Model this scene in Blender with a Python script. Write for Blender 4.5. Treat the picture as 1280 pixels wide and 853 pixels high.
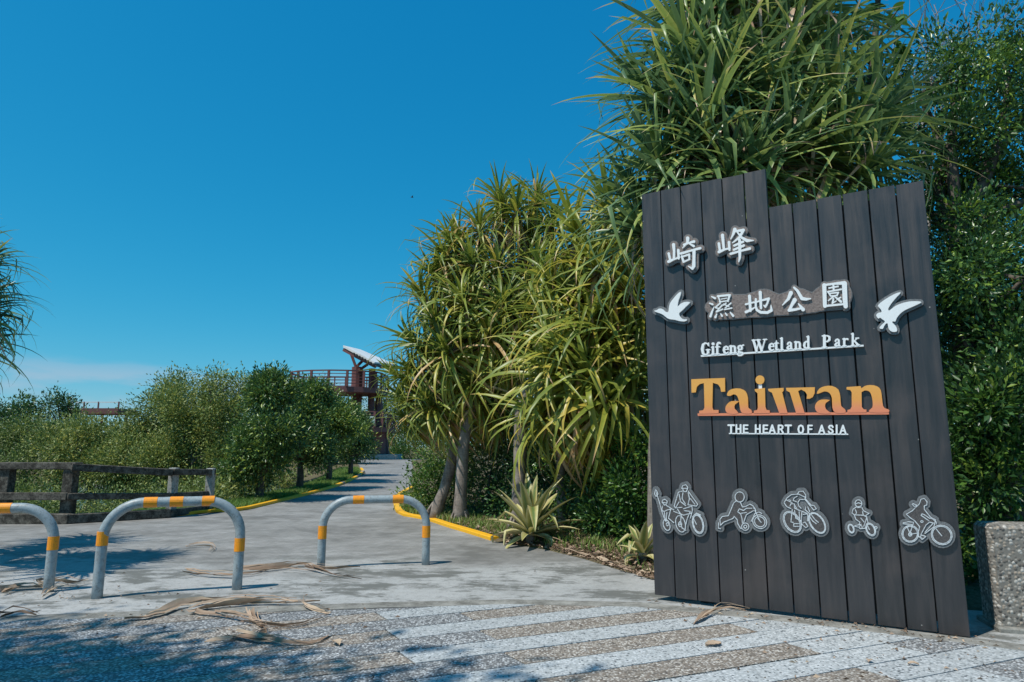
import bpy, math, random
import numpy as np
from mathutils import Vector, Matrix
from mathutils.geometry import tessellate_polygon

random.seed(7); RNG = np.random.default_rng(7)
for o in list(bpy.data.objects): bpy.data.objects.remove(o)
scene = bpy.context.scene
COL = scene.collection
R = math.radians

# ------------------------------------------------------------------ camera
FPX, HORIZ, CAMH = 830.0, 560.0, 1.4          # focal length in photo pixels, horizon row, eye height
PITCH = math.atan((HORIZ - 426.5) / FPX)
cd = bpy.data.cameras.new('camera'); cam = bpy.data.objects.new('camera', cd); COL.objects.link(cam)
cd.sensor_width = 36.0; cd.lens = FPX / 1280 * 36; cd.clip_start = 0.05; cd.clip_end = 3000
cam.location = (0, 0, CAMH); cam.rotation_euler = (R(90) + PITCH, 0, 0)
scene.camera = cam

# ------------------------------------------------------------------ light
SUN = Vector((0.41, 0.29, -0.87)).normalized()    # direction the light travels
w = bpy.data.worlds.new("World"); scene.world = w; w.use_nodes = True
nt = w.node_tree; nt.nodes.clear()
wo = nt.nodes.new('ShaderNodeOutputWorld'); bg = nt.nodes.new('ShaderNodeBackground')
sky = nt.nodes.new('ShaderNodeTexSky'); sky.sky_type = 'NISHITA'; sky.sun_disc = False
sky.sun_elevation = math.asin(-SUN.z); sky.sun_rotation = math.atan2(-SUN.x, -SUN.y)
sky.altitude = 0; sky.air_density = 1.0; sky.dust_density = 0.25; sky.ozone_density = 3.0
tint = nt.nodes.new('ShaderNodeMix'); tint.data_type = 'RGBA'; tint.blend_type = 'MULTIPLY'; tint.inputs[0].default_value = 1
SKY_TINT = (0.50, 0.98, 1.02, 1)
tint.inputs[7].default_value = SKY_TINT
nt.links.new(sky.outputs[0], tint.inputs[6])
sepc = nt.nodes.new('ShaderNodeSeparateColor'); comc = nt.nodes.new('ShaderNodeCombineColor')
nt.links.new(tint.outputs[2], sepc.inputs[0])
def wm(op, a, b):
    x = nt.nodes.new('ShaderNodeMath'); x.operation = op
    for i, v in ((0, a), (1, b)):
        if isinstance(v, (int, float)): x.inputs[i].default_value = v
        else: nt.links.new(v, x.inputs[i])
    return x.outputs[0]
for ch, (k, c) in enumerate(((2.26, 5.3), (0.72, 0.72), (0.5, 0.80))):       # deep polarised-looking blue, per channel tone curve
    v = wm('MULTIPLY', sepc.outputs[ch], 0.1); p = wm('MULTIPLY', wm('MULTIPLY', wm('POWER', v, k), c), 10.0)
    if ch == 0: p = wm('MINIMUM', p, wm('MULTIPLY', sepc.outputs[0], 0.9))
    nt.links.new(p, comc.inputs[ch])
tc = nt.nodes.new('ShaderNodeTexCoord')
nz = nt.nodes.new('ShaderNodeTexNoise'); nz.inputs['Scale'].default_value = 7; nz.inputs['Detail'].default_value = 6
mp = nt.nodes.new('ShaderNodeMapping'); mp.inputs['Scale'].default_value = (1, 1, 4.5); mp.inputs['Location'].default_value = (0.35, 0.2, 0)
nt.links.new(tc.outputs['Generated'], mp.inputs[0]); nt.links.new(mp.outputs[0], nz.inputs[0])
sx = nt.nodes.new('ShaderNodeSeparateXYZ'); nt.links.new(tc.outputs['Generated'], sx.inputs[0])
band = nt.nodes.new('ShaderNodeMapRange'); band.interpolation_type = 'SMOOTHSTEP'
band.inputs[1].default_value = 0.125; band.inputs[2].default_value = 0.085; band.inputs[3].default_value = 0; band.inputs[4].default_value = 1
nt.links.new(sx.outputs[2], band.inputs[0])
nr = nt.nodes.new('ShaderNodeMapRange'); nr.inputs[1].default_value = 0.44; nr.inputs[2].default_value = 0.62
nr.inputs[3].default_value = 0; nr.inputs[4].default_value = 0.5
nt.links.new(nz.outputs[0], nr.inputs[0])
mu = nt.nodes.new('ShaderNodeMath'); mu.operation = 'MULTIPLY'
nt.links.new(band.outputs[0], mu.inputs[0]); nt.links.new(nr.outputs[0], mu.inputs[1])
cl = nt.nodes.new('ShaderNodeMix'); cl.data_type = 'RGBA'
cl.inputs[7].default_value = (4.2, 4.9, 6.0, 1)
nt.links.new(mu.outputs[0], cl.inputs[0]); nt.links.new(comc.outputs[0], cl.inputs[6])
nt.links.new(cl.outputs[2], bg.inputs[0]); bg.inputs[1].default_value = 0.10
nt.links.new(bg.outputs[0], wo.inputs[0])
sd = bpy.data.lights.new('sun', 'SUN'); sd.energy = 4.0; sd.angle = R(0.5); sd.color = (1.0, 0.95, 0.86)
so = bpy.data.objects.new('sun', sd); COL.objects.link(so)
so.rotation_euler = SUN.to_track_quat('-Z', 'Y').to_euler(); so.location = (-6, -4, 20)
vs = scene.view_settings
scene.display_settings.display_device = 'sRGB'
vs.view_transform = 'Standard'; vs.look = 'None'; vs.exposure = 0.12; vs.gamma = 1.0; vs.use_curve_mapping = False

# ------------------------------------------------------------------ geometry of the place
def sstep(a, b, x):
    t = min(1, max(0, (x - a) / (b - a))); return t * t * (3 - 2 * t)
def ray(x, y):
    cx = x - 640; cy = -(y - 426.5)
    return Vector((cx, FPX * math.cos(PITCH) - cy * math.sin(PITCH), FPX * math.sin(PITCH) + cy * math.cos(PITCH)))
def rise(Y): return 0.55 * sstep(14, 48, Y)
def at(x, y, Y):                       # point on the sight line at depth Y
    d = ray(x, y); t = Y / d.y
    return Vector((d.x * t, Y, CAMH + d.z * t))
def gnd(x, y, z=0.0):                  # point where the sight line meets the path
    d = ray(x, y); Y = 5.0
    for _ in range(60):
        t = (rise(Y) + z - CAMH) / d.z
        Y = 0.6 * Y + 0.4 * min(d.y * t, 60)
    return Vector((d.x * Y / d.y, Y, rise(Y) + z))
LEFT = [(-40, -30), (12.6, -30), (12.72, -9.6), (12.78, -8.5), (13.9, -7.0), (14.9, -6.62)]
for p in [(300, 640), (345, 629), (390, 618), (430, 606), (457, 592), (452, 585)]:
    q = gnd(*p); LEFT.append((q.y, q.x))
LEFT += [(47, -11.2), (50, -30), (54, -30)]
LEFT = sorted(LEFT)
KERB_R = [gnd(*p) for p in [(613, 676), (594, 670), (575, 664), (556, 658.5), (538, 652), (520, 648), (504, 645.5), (495, 641), (492, 633), (492, 626), (496, 619), (505, 614), (513, 610)]]
RIGHT = [(-40, 30), (5.0, 30), (5.75, 6.5), (6.1, 3.4), (6.7, 2.4), (7.36, 1.49), (8.3, 1.15), (9.39, .65), (10.45, -0.3)]
for q in KERB_R:
    if q.y > 10.5: RIGHT.append((q.y, q.x))
RIGHT += [(30, -4.4), (38, -5.6), (46, -6.9), (49, -4), (50, 20), (54, 20)]
RIGHT = sorted(RIGHT)
def lerp_tab(tab, v):
    return float(np.interp(v, [a for a, _ in tab], [b for _, b in tab]))
def gz(x, y):                          # terrain height outside the path
    z = rise(y)
    if y > 12.9:
        d = lerp_tab(LEFT, y) - x if y < 46 else 0
        z -= 0.75 * sstep(0.9, 3.2, d) * sstep(13.0, 14.5, y) * (1 - sstep(40, 46, y))
    d = x - lerp_tab(RIGHT, y)
    z += 0.10 * sstep(0.1, 2.0, d)
    return z

# ------------------------------------------------------------------ object helpers
def link(name, me, mat=None, parent=None, loc=(0, 0, 0)):
    o = bpy.data.objects.new(name, me); COL.objects.link(o); o.location = loc
    if mat is not None:
        if isinstance(mat, (list, tuple)):
            for m in mat: me.materials.append(m)
        elif not me.materials: me.materials.append(mat)
    if parent is not None: o.parent = parent
    return o
def tag(o, label=None, cat=None, group=None, kind=None):
    if label: o['label'] = label
    if cat: o['category'] = cat
    if group: o['group'] = group
    if kind: o['kind'] = kind
    return o
def empty(name, loc=(0, 0, 0), rz=0.0, **k):
    o = bpy.data.objects.new(name, None); COL.objects.link(o); o.location = loc; o.rotation_euler = (0, 0, rz)
    o.empty_display_size = 0.2
    return tag(o, **k)
def copy_tree(o, parent=None):
    c = o.copy(); COL.objects.link(c); c.parent = parent
    for ch in [x for x in bpy.data.objects if x.parent == o]: copy_tree(ch, c)
    return c
class MB:
    def __init__(s): s.v = []; s.f = []; s.t = []
    def add(s, v, f, t=None):
        b = len(s.v); s.v += [tuple(p) for p in v]; s.f += [tuple(i + b for i in q) for q in f]
        s.t += list(t) if t is not None else [0.0] * len(v)
    def box(s, c, size, M=None, bev=0.0):
        x, y, z = [q / 2 for q in size]; c = Vector(c)
        if bev > 0:
            bm_v = []; fs = []
            pts = []
            b = bev
            for sx_ in (-1, 1):
                for sy_ in (-1, 1):
                    for sz_ in (-1, 1):
                        pts.append(((sx_, sy_, sz_), [Vector((sx_ * x, sy_ * (y - b), sz_ * (z - b))), Vector((sx_ * (x - b), sy_ * y, sz_ * (z - b))), Vector((sx_ * (x - b), sy_ * (y - b), sz_ * z))]))
            idx = {}; vv = []
            for k, tri in pts:
                idx[k] = [len(vv), len(vv) + 1, len(vv) + 2]; vv += tri
            def q(a): return a
            for ax in range(3):
                oth = [i for i in range(3) if i != ax]
                for sg in (-1, 1):
                    ks = []
                    for (a, b_) in ((-1, -1), (1, -1), (1, 1), (-1, 1)):
                        k = [0, 0, 0]; k[ax] = sg; k[oth[0]] = a; k[oth[1]] = b_; ks.append(idx[tuple(k)][ax])
                    fs.append(ks)
                # edges along ax
                for a in (-1, 1):
                    for b_ in (-1, 1):
                        k0 = [0, 0, 0]; k0[oth[0]] = a; k0[oth[1]] = b_; k1 = list(k0); k0[ax] = -1; k1[ax] = 1
                        k0 = tuple(k0); k1 = tuple(k1)
                        fs.append([idx[k0][oth[0]], idx[k1][oth[0]], idx[k1][oth[1]], idx[k0][oth[1]]])
            for k in idx: fs.append(idx[k])
        else:
            vv = [Vector((i * x, j * y, k * z)) for i in (-1, 1) for j in (-1, 1) for k in (-1, 1)]
            fs = [(0, 1, 3, 2), (4, 6, 7, 5), (0, 4, 5, 1), (2, 3, 7, 6), (0, 2, 6, 4), (1, 5, 7, 3)]
        # orient faces outwards
        ff = []
        for f in fs:
            ctr = sum((vv[i] for i in f), Vector()) / len(f)
            n = (vv[f[1]] - vv[f[0]]).cross(vv[f[2]] - vv[f[0]])
            ff.append(tuple(f) if n.dot(ctr) >= 0 else tuple(reversed(f)))
        if M is not None: vv = [M @ p for p in vv]
        s.add([p + c for p in vv], ff)
        return s
    def bar(s, a, b, wd, h, up=(0, 0, 1), bev=0.0):
        a = Vector(a); b = Vector(b); d = (b - a); L = d.length; d.normalize()
        u = Vector(up); sd_ = d.cross(u).normalized(); u2 = sd_.cross(d)
        M = Matrix((d, sd_, u2)).transposed()
        return s.box((a + b) / 2, (L, wd, h), M, bev)
    def tube(s, pts, rad, n=8, cap=True, t=0.0, wob=0.0):
        pts = [Vector(p) for p in pts]; k = len(pts)
        if not isinstance(rad, (list, tuple)): rad = [rad] * k
        d0 = (pts[1] - pts[0]).normalized()
        ref = Vector((0, 0, 1)) if abs(d0.z) < 0.9 else Vector((1, 0, 0))
        u = d0.cross(ref).normalized(); vs_ = []
        for i, p in enumerate(pts):
            d = ((pts[min(i + 1, k - 1)] - pts[max(i - 1, 0)])).normalized()
            u = (u - d * u.dot(d)).normalized(); v = d.cross(u)
            for j in range(n):
                a = 2 * math.pi * j / n
                rr = rad[i] * (1 + (random.uniform(-wob, wob) if wob else 0))
                vs_.append(p + u * math.cos(a) * rr + v * math.sin(a) * rr)
        fs = []
        for i in range(k - 1):
            for j in range(n):
                a = i * n + j; b = i * n + (j + 1) % n
                fs.append((a, b, b + n, a + n))
        if cap:
            fs.append(tuple(range(n - 1, -1, -1))); fs.append(tuple((k - 1) * n + j for j in range(n)))
        s.add(vs_, fs, [t] * len(vs_)); return s
    def mesh(s, name, smooth=False, tint=False):
        me = bpy.data.meshes.new(name); me.from_pydata(s.v, [], s.f); me.update()
        if tint:
            a = me.attributes.new('tint', 'FLOAT', 'POINT'); a.data.foreach_set('value', s.t)
        if smooth: me.polygons.foreach_set('use_smooth', [True] * len(me.polygons))
        return me
    def build(s, name, mat, parent=None, loc=(0, 0, 0), smooth=False, tint=False):
        return link(name, s.mesh(name, smooth, tint), mat, parent, loc)
def np_mesh(name, V, F, T=None, smooth=False):     # quads or tris, numpy
    me = bpy.data.meshes.new(name); nV = len(V); nF, k = F.shape
    me.vertices.add(nV); me.vertices.foreach_set('co', V.astype(np.float32).ravel())
    me.loops.add(nF * k); me.loops.foreach_set('vertex_index', F.astype(np.int32).ravel())
    me.polygons.add(nF); me.polygons.foreach_set('loop_start', np.arange(0, nF * k, k, dtype=np.int32))
    me.update(calc_edges=True)
    if T is not None:
        a = me.attributes.new('tint', 'FLOAT', 'POINT'); a.data.foreach_set('value', T.astype(np.float32))
    if smooth: me.polygons.foreach_set('use_smooth', [True] * nF)
    return me

# ------------------------------------------------------------------ materials
class NM:
    def __init__(s, name):
        s.m = bpy.data.materials.new(name); s.m.use_nodes = True; s.t = s.m.node_tree; s.t.nodes.clear()
        s.out = s.n('ShaderNodeOutputMaterial'); s.b = s.n('ShaderNodeBsdfPrincipled'); s.l(s.b.outputs[0], s.out.inputs[0])
    def n(s, ty, **k):
        x = s.t.nodes.new(ty)
        for a, b in k.items(): setattr(x, a, b)
        return x
    def l(s, a, b): s.t.links.new(a, b)
    def coord(s, obj=False, scale=(1, 1, 1)):
        if obj:
            c = s.n('ShaderNodeTexCoord').outputs['Object']
        else:
            c = s.n('ShaderNodeNewGeometry').outputs['Position']
        m = s.n('ShaderNodeMapping'); m.inputs['Scale'].default_value = scale; s.l(c, m.inputs[0]); return m.outputs[0]
    def noise(s, co, scale, detail=4, rough=0.55, dist=0.0):
        x = s.n('ShaderNodeTexNoise'); x.inputs['Scale'].default_value = scale; x.inputs['Detail'].default_value = detail
        x.inputs['Roughness'].default_value = rough; x.inputs['Distortion'].default_value = dist; s.l(co, x.inputs[0]); return x.outputs[0]
    def voro(s, co, scale, out='Color', feat='F1'):
        x = s.n('ShaderNodeTexVoronoi'); x.feature = feat; x.inputs['Scale'].default_value = scale; s.l(co, x.inputs[0]); return x.outputs[out]
    def ramp(s, fac, stops, interp='LINEAR'):
        x = s.n('ShaderNodeValToRGB'); x.color_ramp.interpolation = interp; e = x.color_ramp.elements
        while len(e) > 1: e.remove(e[-1])
        e[0].position = stops[0][0]; e[0].color = tuple(stops[0][1]) + (1,)
        for p, c in stops[1:]:
            q = e.new(p); q.color = tuple(c) + (1,)
        s.l(fac, x.inputs[0]); return x.outputs[0]
    def rng(s, fac, a, b, c=0, d=1):
        x = s.n('ShaderNodeMapRange'); s.l(fac, x.inputs[0])
        for i, v in enumerate((a, b, c, d)): x.inputs[i + 1].default_value = v
        return x.outputs[0]
    def mix(s, fac, a, b, mode='MIX'):
        x = s.n('ShaderNodeMix', data_type='RGBA', blend_type=mode)
        if isinstance(fac, (int, float)): x.inputs[0].default_value = fac
        else: s.l(fac, x.inputs[0])
        for i, v in ((6, a), (7, b)):
            if isinstance(v, tuple): x.inputs[i].default_value = v + (1,) if len(v) == 3 else v
            else: s.l(v, x.inputs[i])
        return x.outputs[2]
    def math(s, op, a, b):
        x = s.n('ShaderNodeMath', operation=op)
        for i, v in ((0, a), (1, b)):
            if isinstance(v, (int, float)): x.inputs[i].default_value = v
            else: s.l(v, x.inputs[i])
        return x.outputs[0]
    def bump(s, h, strength=0.3, dist=0.01):
        x = s.n('ShaderNodeBump'); x.inputs['Strength'].default_value = strength; x.inputs['Distance'].default_value = dist
        s.l(h, x.inputs['Height']); s.l(x.outputs[0], s.b.inputs['Normal'])
    def set(s, col=None, rough=None, metal=None, spec=None):
        if col is not None:
            if isinstance(col, tuple): s.b.inputs['Base Color'].default_value = col + (1,)
            else: s.l(col, s.b.inputs['Base Color'])
        if rough is not None:
            if isinstance(rough, (int, float)): s.b.inputs['Roughness'].default_value = rough
            else: s.l(rough, s.b.inputs['Roughness'])
        if metal is not None: s.b.inputs['Metallic'].default_value = metal
        if spec is not None: s.b.inputs['Specular IOR Level'].default_value = spec
        return s
    def attr(s, name='tint'):
        a = s.n('ShaderNodeAttribute'); a.attribute_name = name; return a.outputs['Fac']
    def orand(s): return s.n('ShaderNodeObjectInfo').outputs['Random']
    def translucent(s, col, fac):
        tr = s.n('ShaderNodeBsdfTranslucent'); mx = s.n('ShaderNodeMixShader'); mx.inputs[0].default_value = fac
        if isinstance(col, tuple): tr.inputs[0].default_value = col + (1,)
        else: s.l(col, tr.inputs[0])
        s.l(s.b.outputs[0], mx.inputs[1]); s.l(tr.outputs[0], mx.inputs[2]); s.l(mx.outputs[0], s.out.inputs[0])

def leaf_mat(name, stops, rough=0.42, trans=0.22, spec=0.5, objvar=0.25):
    m = NM(name); a = m.attr(); r = m.orand()
    f = m.math('ADD', a, m.rng(r, 0, 1, -objvar * 0.3, objvar * 0.3))
    c = m.ramp(f, stops)
    n = m.noise(m.coord(), 14, 3)
    c = m.mix(m.rng(n, 0.3, 0.7, 0, 0.35), c, (0.5, 0.5, 0.4), 'MULTIPLY')
    m.set(c, rough, spec=spec); m.translucent(c, trans); return m.m
M = {}
# pandanus blades: tint 0..1 = dark green, green, yellow green, yellow, straw, brown
M['pandan'] = leaf_mat('pandanus_leaf', [(0.0, (0.079, 0.142, 0.037)), (0.25, (0.191, 0.263, 0.051)), (0.45, (0.350, 0.391, 0.059)), (0.62, (0.701, 0.539, 0.092)), (0.8, (0.731, 0.485, 0.263)), (1.0, (0.445, 0.256, 0.158))], 0.40, 0.33)
M['pandan_dark'] = leaf_mat('pandanus_leaf_dark', [(0.0, (0.063, 0.142, 0.086)), (0.3, (0.152, 0.255, 0.107)), (0.5, (0.324, 0.421, 0.107)), (0.66, (0.648, 0.594, 0.170)), (0.8, (0.750, 0.544, 0.383)), (1.0, (0.469, 0.297, 0.234))], 0.36, 0.30)
M['mangrove'] = leaf_mat('mangrove_leaf', [(0.0, (0.076, 0.124, 0.035)), (0.5, (0.193, 0.264, 0.067)), (0.85, (0.319, 0.382, 0.102)), (1.0, (0.510, 0.486, 0.102))], 0.5, 0.28)
M['glossy'] = leaf_mat('glossy_leaf', [(0.0, (0.031, 0.077, 0.027)), (0.5, (0.079, 0.168, 0.050)), (0.85, (0.187, 0.295, 0.062)), (1.0, (0.345, 0.420, 0.062))], 0.36, 0.22)
M['shrub'] = leaf_mat('shrub_leaf', [(0.0, (0.022, 0.07, 0.02)), (0.5, (0.075, 0.18, 0.035)), (0.85, (0.17, 0.30, 0.045)), (1.0, (0.28, 0.36, 0.06))], 0.38, 0.3)
M['darkleaf'] = leaf_mat('dark_leaf', [(0.0, (0.021, 0.061, 0.021)), (0.5, (0.056, 0.140, 0.044)), (0.85, (0.128, 0.259, 0.052)), (1.0, (0.254, 0.374, 0.046))], 0.33, 0.18)
M['grass'] = leaf_mat('grass_blade', [(0.0, (0.091, 0.182, 0.039)), (0.5, (0.195, 0.351, 0.058)), (0.85, (0.286, 0.312, 0.091)), (1.0, (0.442, 0.364, 0.182))], 0.6, 0.3)
M['agave'] = leaf_mat('variegated_leaf', [(0.0, (0.10, 0.17, 0.05)), (0.3, (0.17, 0.23, 0.07)), (0.46, (0.36, 0.33, 0.11)), (0.6, (0.55, 0.49, 0.20)), (0.9, (0.66, 0.60, 0.36)), (1.0, (0.5, 0.42, 0.24))], 0.38, 0.12, objvar=0.1)
M['dry'] = leaf_mat('dead_leaf', [(0.0, (0.10, 0.068, 0.048)), (0.4, (0.27, 0.18, 0.125)), (0.75, (0.48, 0.35, 0.255)), (1.0, (0.58, 0.45, 0.32))], 0.7, 0.06, 0.25)
def bark(name, a, b, sc=9):
    m = NM(name); co = m.coord(scale=(1, 1, 0.45)); n = m.noise(co, sc, 6, 0.65); n2 = m.noise(m.coord(scale=(1, 1, 4)), 12, 3)
    m.set(m.mix(m.rng(m.math('ADD', n, m.math('MULTIPLY', n2, 0.4)), 0.5, 0.9), a, b), 0.85, spec=0.2); m.bump(n, 0.6, 0.02); return m.m
M['bark'] = bark('pandanus_bark', (0.13, 0.11, 0.095), (0.36, 0.31, 0.27))
M['darkbark'] = bark('tree_bark', (0.05, 0.042, 0.035), (0.17, 0.145, 0.12))
M['palebark'] = bark('pale_twig_bark', (0.2, 0.18, 0.16), (0.4, 0.37, 0.33))

# concrete path
m = NM('path_concrete'); co = m.coord(); cs = m.coord(scale=(0.8, 1.0, 1))
big = m.noise(cs, 0.6, 6, 0.62, 0.4); mid = m.noise(co, 3.2, 7, 0.7); fine = m.noise(co, 48, 4, 0.8)
sp = m.n('ShaderNodeSeparateXYZ'); m.l(co, sp.inputs[0])
near = m.math('ADD', m.rng(sp.outputs[1], 9.6, 7.4, 0, 1), m.rng(big, 0.35, 0.65, -0.35, 0.35))      # older pale mildewed slab beside the plaza
c = m.ramp(m.math('ADD', m.math('MULTIPLY', big, 0.5), m.math('MULTIPLY', mid, 0.5)), [(0.38, (0.15, 0.145, 0.135)), (0.5, (0.27, 0.262, 0.248)), (0.62, (0.375, 0.365, 0.35))])
c = m.mix(m.rng(near, 0.2, 0.9, 0, 0.65), c, (0.52, 0.525, 0.515))
st = m.noise(m.coord(scale=(0.75, 1.5, 1)), 1.15, 9, 0.72, 0.25); st2 = m.noise(m.coord(scale=(0.8, 1.6, 1)), 4.2, 8, 0.75)
stm = m.rng(m.math('ADD', st, m.math('MULTIPLY', st2, 0.55)), 0.765, 0.86)
c = m.mix(m.math('MULTIPLY', stm, m.rng(near, 0.1, 0.6, 0.25, 0.9)), c, (0.115, 0.118, 0.105))
c = m.mix(m.rng(fine, 0.35, 0.7, 0, 0.42), c, (0.17, 0.165, 0.155))
wp = m.noise(co, 13, 8, 0.88); c = m.mix(m.rng(wp, 0.5, 0.62, 0, 0.5), c, (0.15, 0.145, 0.13))
m.set(c, 0.85, spec=0.25); m.bump(m.math('ADD', fine, m.math('MULTIPLY', mid, 0.8)), 0.45, 0.006); M['path'] = m.m

def pebble(name, stones, mortar, sc=75, bump=0.6):
    m = NM(name); co = m.coord(); vc = m.voro(co, sc); vd = m.voro(co, sc, 'Distance')
    sh = m.n('ShaderNodeSeparateColor'); m.l(vc, sh.inputs[0])
    c = m.ramp(sh.outputs[0], stones, 'CONSTANT')
    big = m.noise(co, 5, 5, 0.6); c = m.mix(m.rng(vd, 0.42, 0.66), c, mortar)
    c = m.mix(m.rng(big, 0.4, 0.75, 0.0, 0.3), c, mortar); pat_ = m.noise(co, 16, 4, 0.7); c = m.mix(m.rng(pat_, 0.45, 0.75, 0, 0.35), c, (0.1, 0.095, 0.09))
    r = m.orand(); c = m.mix(m.rng(r, 0, 1, 0, 0.22), c, (0.4, 0.4, 0.4), 'MULTIPLY')
    m.set(c, 0.7, spec=0.35); m.bump(m.rng(vd, 0, 0.6, 1, 0), bump, 0.006); return m.m
M['slab_white'] = pebble('white_granite', [(0, (0.42, 0.44, 0.44)), (0.35, (0.62, 0.635, 0.64)), (0.62, (0.25, 0.27, 0.28)), (0.78, (0.07, 0.08, 0.09)), (0.88, (0.55, 0.565, 0.57))], (0.42, 0.44, 0.44), 60, 0.25)
M['slab_grey'] = pebble('grey_exposed_aggregate', [(0, (0.15, 0.155, 0.16)), (0.22, (0.42, 0.43, 0.43)), (0.48, (0.68, 0.69, 0.69)), (0.72, (0.08, 0.08, 0.085)), (0.82, (0.34, 0.34, 0.33))], (0.16, 0.16, 0.16), 60)
M['slab_brown'] = pebble('brown_exposed_aggregate', [(0, (0.24, 0.19, 0.15)), (0.22, (0.42, 0.37, 0.31)), (0.5, (0.66, 0.62, 0.56)), (0.72, (0.10, 0.085, 0.075)), (0.84, (0.46, 0.42, 0.38))], (0.21, 0.18, 0.15), 60)
M['planter'] = pebble('planter_aggregate', [(0, (0.16, 0.14, 0.12)), (0.25, (0.42, 0.38, 0.33)), (0.5, (0.62, 0.58, 0.52)), (0.72, (0.12, 0.11, 0.10)), (0.84, (0.4, 0.33, 0.26))], (0.24, 0.22, 0.19), 40, 1.0)
m = NM('joint_mortar'); m.set(m.mix(m.noise(m.coord(), 40), (0.03, 0.028, 0.025), (0.07, 0.065, 0.055)), 0.9); M['joint'] = m.m

m = NM('terrain'); co = m.coord(); n = m.noise(co, 1.4, 6, 0.65); n2 = m.noise(co, 22, 4, 0.7)
c = m.ramp(n, [(0.35, (0.075, 0.06, 0.042)), (0.5, (0.11, 0.095, 0.055)), (0.62, (0.07, 0.09, 0.035))])
m.set(m.mix(m.rng(n2, 0.4, 0.7), c, (0.19, 0.145, 0.095)), 0.95, spec=0.1); m.bump(n2, 0.8, 0.03); M['terrain'] = m.m
m = NM('pond_water'); m.set((0.03, 0.045, 0.03), 0.08); m.bump(m.noise(m.coord(), 6, 3), 0.15, 0.02); M['water'] = m.m

def painted(name, col, dirt=(0.12, 0.11, 0.1), amt=0.4, rough=0.5, sc=18):
    m = NM(name); n = m.noise(m.coord(), sc, 6, 0.7); n2 = m.noise(m.coord(), sc * 4, 3)
    c = m.mix(m.rng(m.math('ADD', n, m.math('MULTIPLY', n2, 0.3)), 0.62, 0.85, 0, amt), col, dirt)
    m.set(c, rough, spec=0.4); m.bump(n2, 0.12, 0.003); return m.m
M['yellow'] = painted('yellow_kerb_paint', (0.86, 0.44, 0.012), (0.4, 0.24, 0.05), 0.3, 0.6, 14)
M['kerbstone'] = painted('bare_kerb_concrete', (0.26, 0.245, 0.21), (0.08, 0.08, 0.06), 0.6, 0.9, 9)
M['steel'] = painted('grey_painted_steel', (0.32, 0.37, 0.385), (0.13, 0.11, 0.095), 0.6, 0.42, 22)
M['band'] = painted('orange_reflective_tape', (0.92, 0.32, 0.012), (0.35, 0.17, 0.05), 0.5, 0.4, 30)
m = NM('dark_sign_timber'); co = m.coord(True, (9, 9, 0.7)); oi = m.orand()
ad = m.n('ShaderNodeVectorMath', operation='ADD'); cx = m.n('ShaderNodeCombineXYZ'); m.l(m.math('MULTIPLY', oi, 37), cx.inputs[0]); m.l(co, ad.inputs[0]); m.l(cx.outputs[0], ad.inputs[1])
g1 = m.noise(ad.outputs[0], 2.2, 6, 0.6, 0.3); g2 = m.noise(m.coord(True, (60, 60, 1.5)), 2, 3); bl = m.noise(m.coord(), 2.6, 4)
c = m.ramp(g1, [(0.3, (0.013, 0.012, 0.013)), (0.5, (0.024, 0.021, 0.022)), (0.7, (0.044, 0.035, 0.033))])
c = m.mix(m.rng(bl, 0.48, 0.7, 0, 0.5), c, (0.075, 0.055, 0.049)); c = m.mix(m.rng(oi, 0, 1, 0, 0.35), c, (0.04, 0.038, 0.045))
vch = m.voro(m.coord(), 5.5, 'Distance'); c = m.mix(m.rng(vch, 0.036, 0.024, 0, 0.6), c, (0.45, 0.43, 0.4))
m.set(c, m.rng(g1, 0.3, 0.7, 0.34, 0.48), spec=0.85); m.bump(m.math('ADD', g2, g1), 0.25, 0.004); M['plank'] = m.m
m = NM('weathered_rail_timber'); g = m.noise(m.coord(scale=(3, 3, 3)), 3, 6, 0.7); g2 = m.noise(m.coord(scale=(9, 9, 9)), 5, 4)
m.set(m.mix(m.rng(m.math('ADD', g, m.math('MULTIPLY', g2, 0.4)), 0.62, 0.86), (0.04, 0.036, 0.03), (0.17, 0.155, 0.13)), 0.85, spec=0.2); m.bump(g2, 0.6, 0.01); M['rail'] = m.m
M['paleconc'] = painted('pale_post_concrete', (0.36, 0.36, 0.34), (0.07, 0.065, 0.06), 0.95, 0.85, 16)
m = NM('grey_backing_plate'); n = m.noise(m.coord(), 130, 3); m.set(m.mix(m.rng(n, 0.35, 0.65), (0.10, 0.105, 0.11), (0.20, 0.205, 0.21)), 0.55); m.bump(n, 0.4, 0.002); M['plate'] = m.m
m = NM('brown_backing_plate'); n = m.noise(m.coord(), 60, 4); m.set(m.mix(m.rng(n, 0.35, 0.65), (0.13, 0.10, 0.09), (0.25, 0.20, 0.18)), 0.55); m.bump(n, 0.5, 0.003); M['plate2'] = m.m
m = NM('dark_emblem_face'); n = m.noise(m.coord(), 100, 3); m.set(m.mix(m.rng(n, 0.35, 0.65), (0.05, 0.045, 0.045), (0.105, 0.094, 0.09)), 0.6); M['face'] = m.m
m = NM('white_sign_paint'); m.set((0.80, 0.82, 0.82), 0.45); M['white'] = m.m
m = NM('etched_white_line'); n = m.noise(m.coord(), 60, 3); m.set(m.mix(m.rng(n, 0.4, 0.7), (0.62, 0.66, 0.68), (0.36, 0.38, 0.4)), 0.5); M['etch'] = m.m
m = NM('orange_fade_paint'); sp = m.n('ShaderNodeSeparateXYZ'); m.l(m.coord(), sp.inputs[0])
m.set(m.ramp(m.rng(sp.outputs[2], 1.69, 1.93), [(0, (0.74, 0.24, 0.13)), (0.18, (0.77, 0.27, 0.12)), (0.45, (0.78, 0.34, 0.075)), (1, (0.79, 0.385, 0.085))]), 0.45); M['orange'] = m.m
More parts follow.
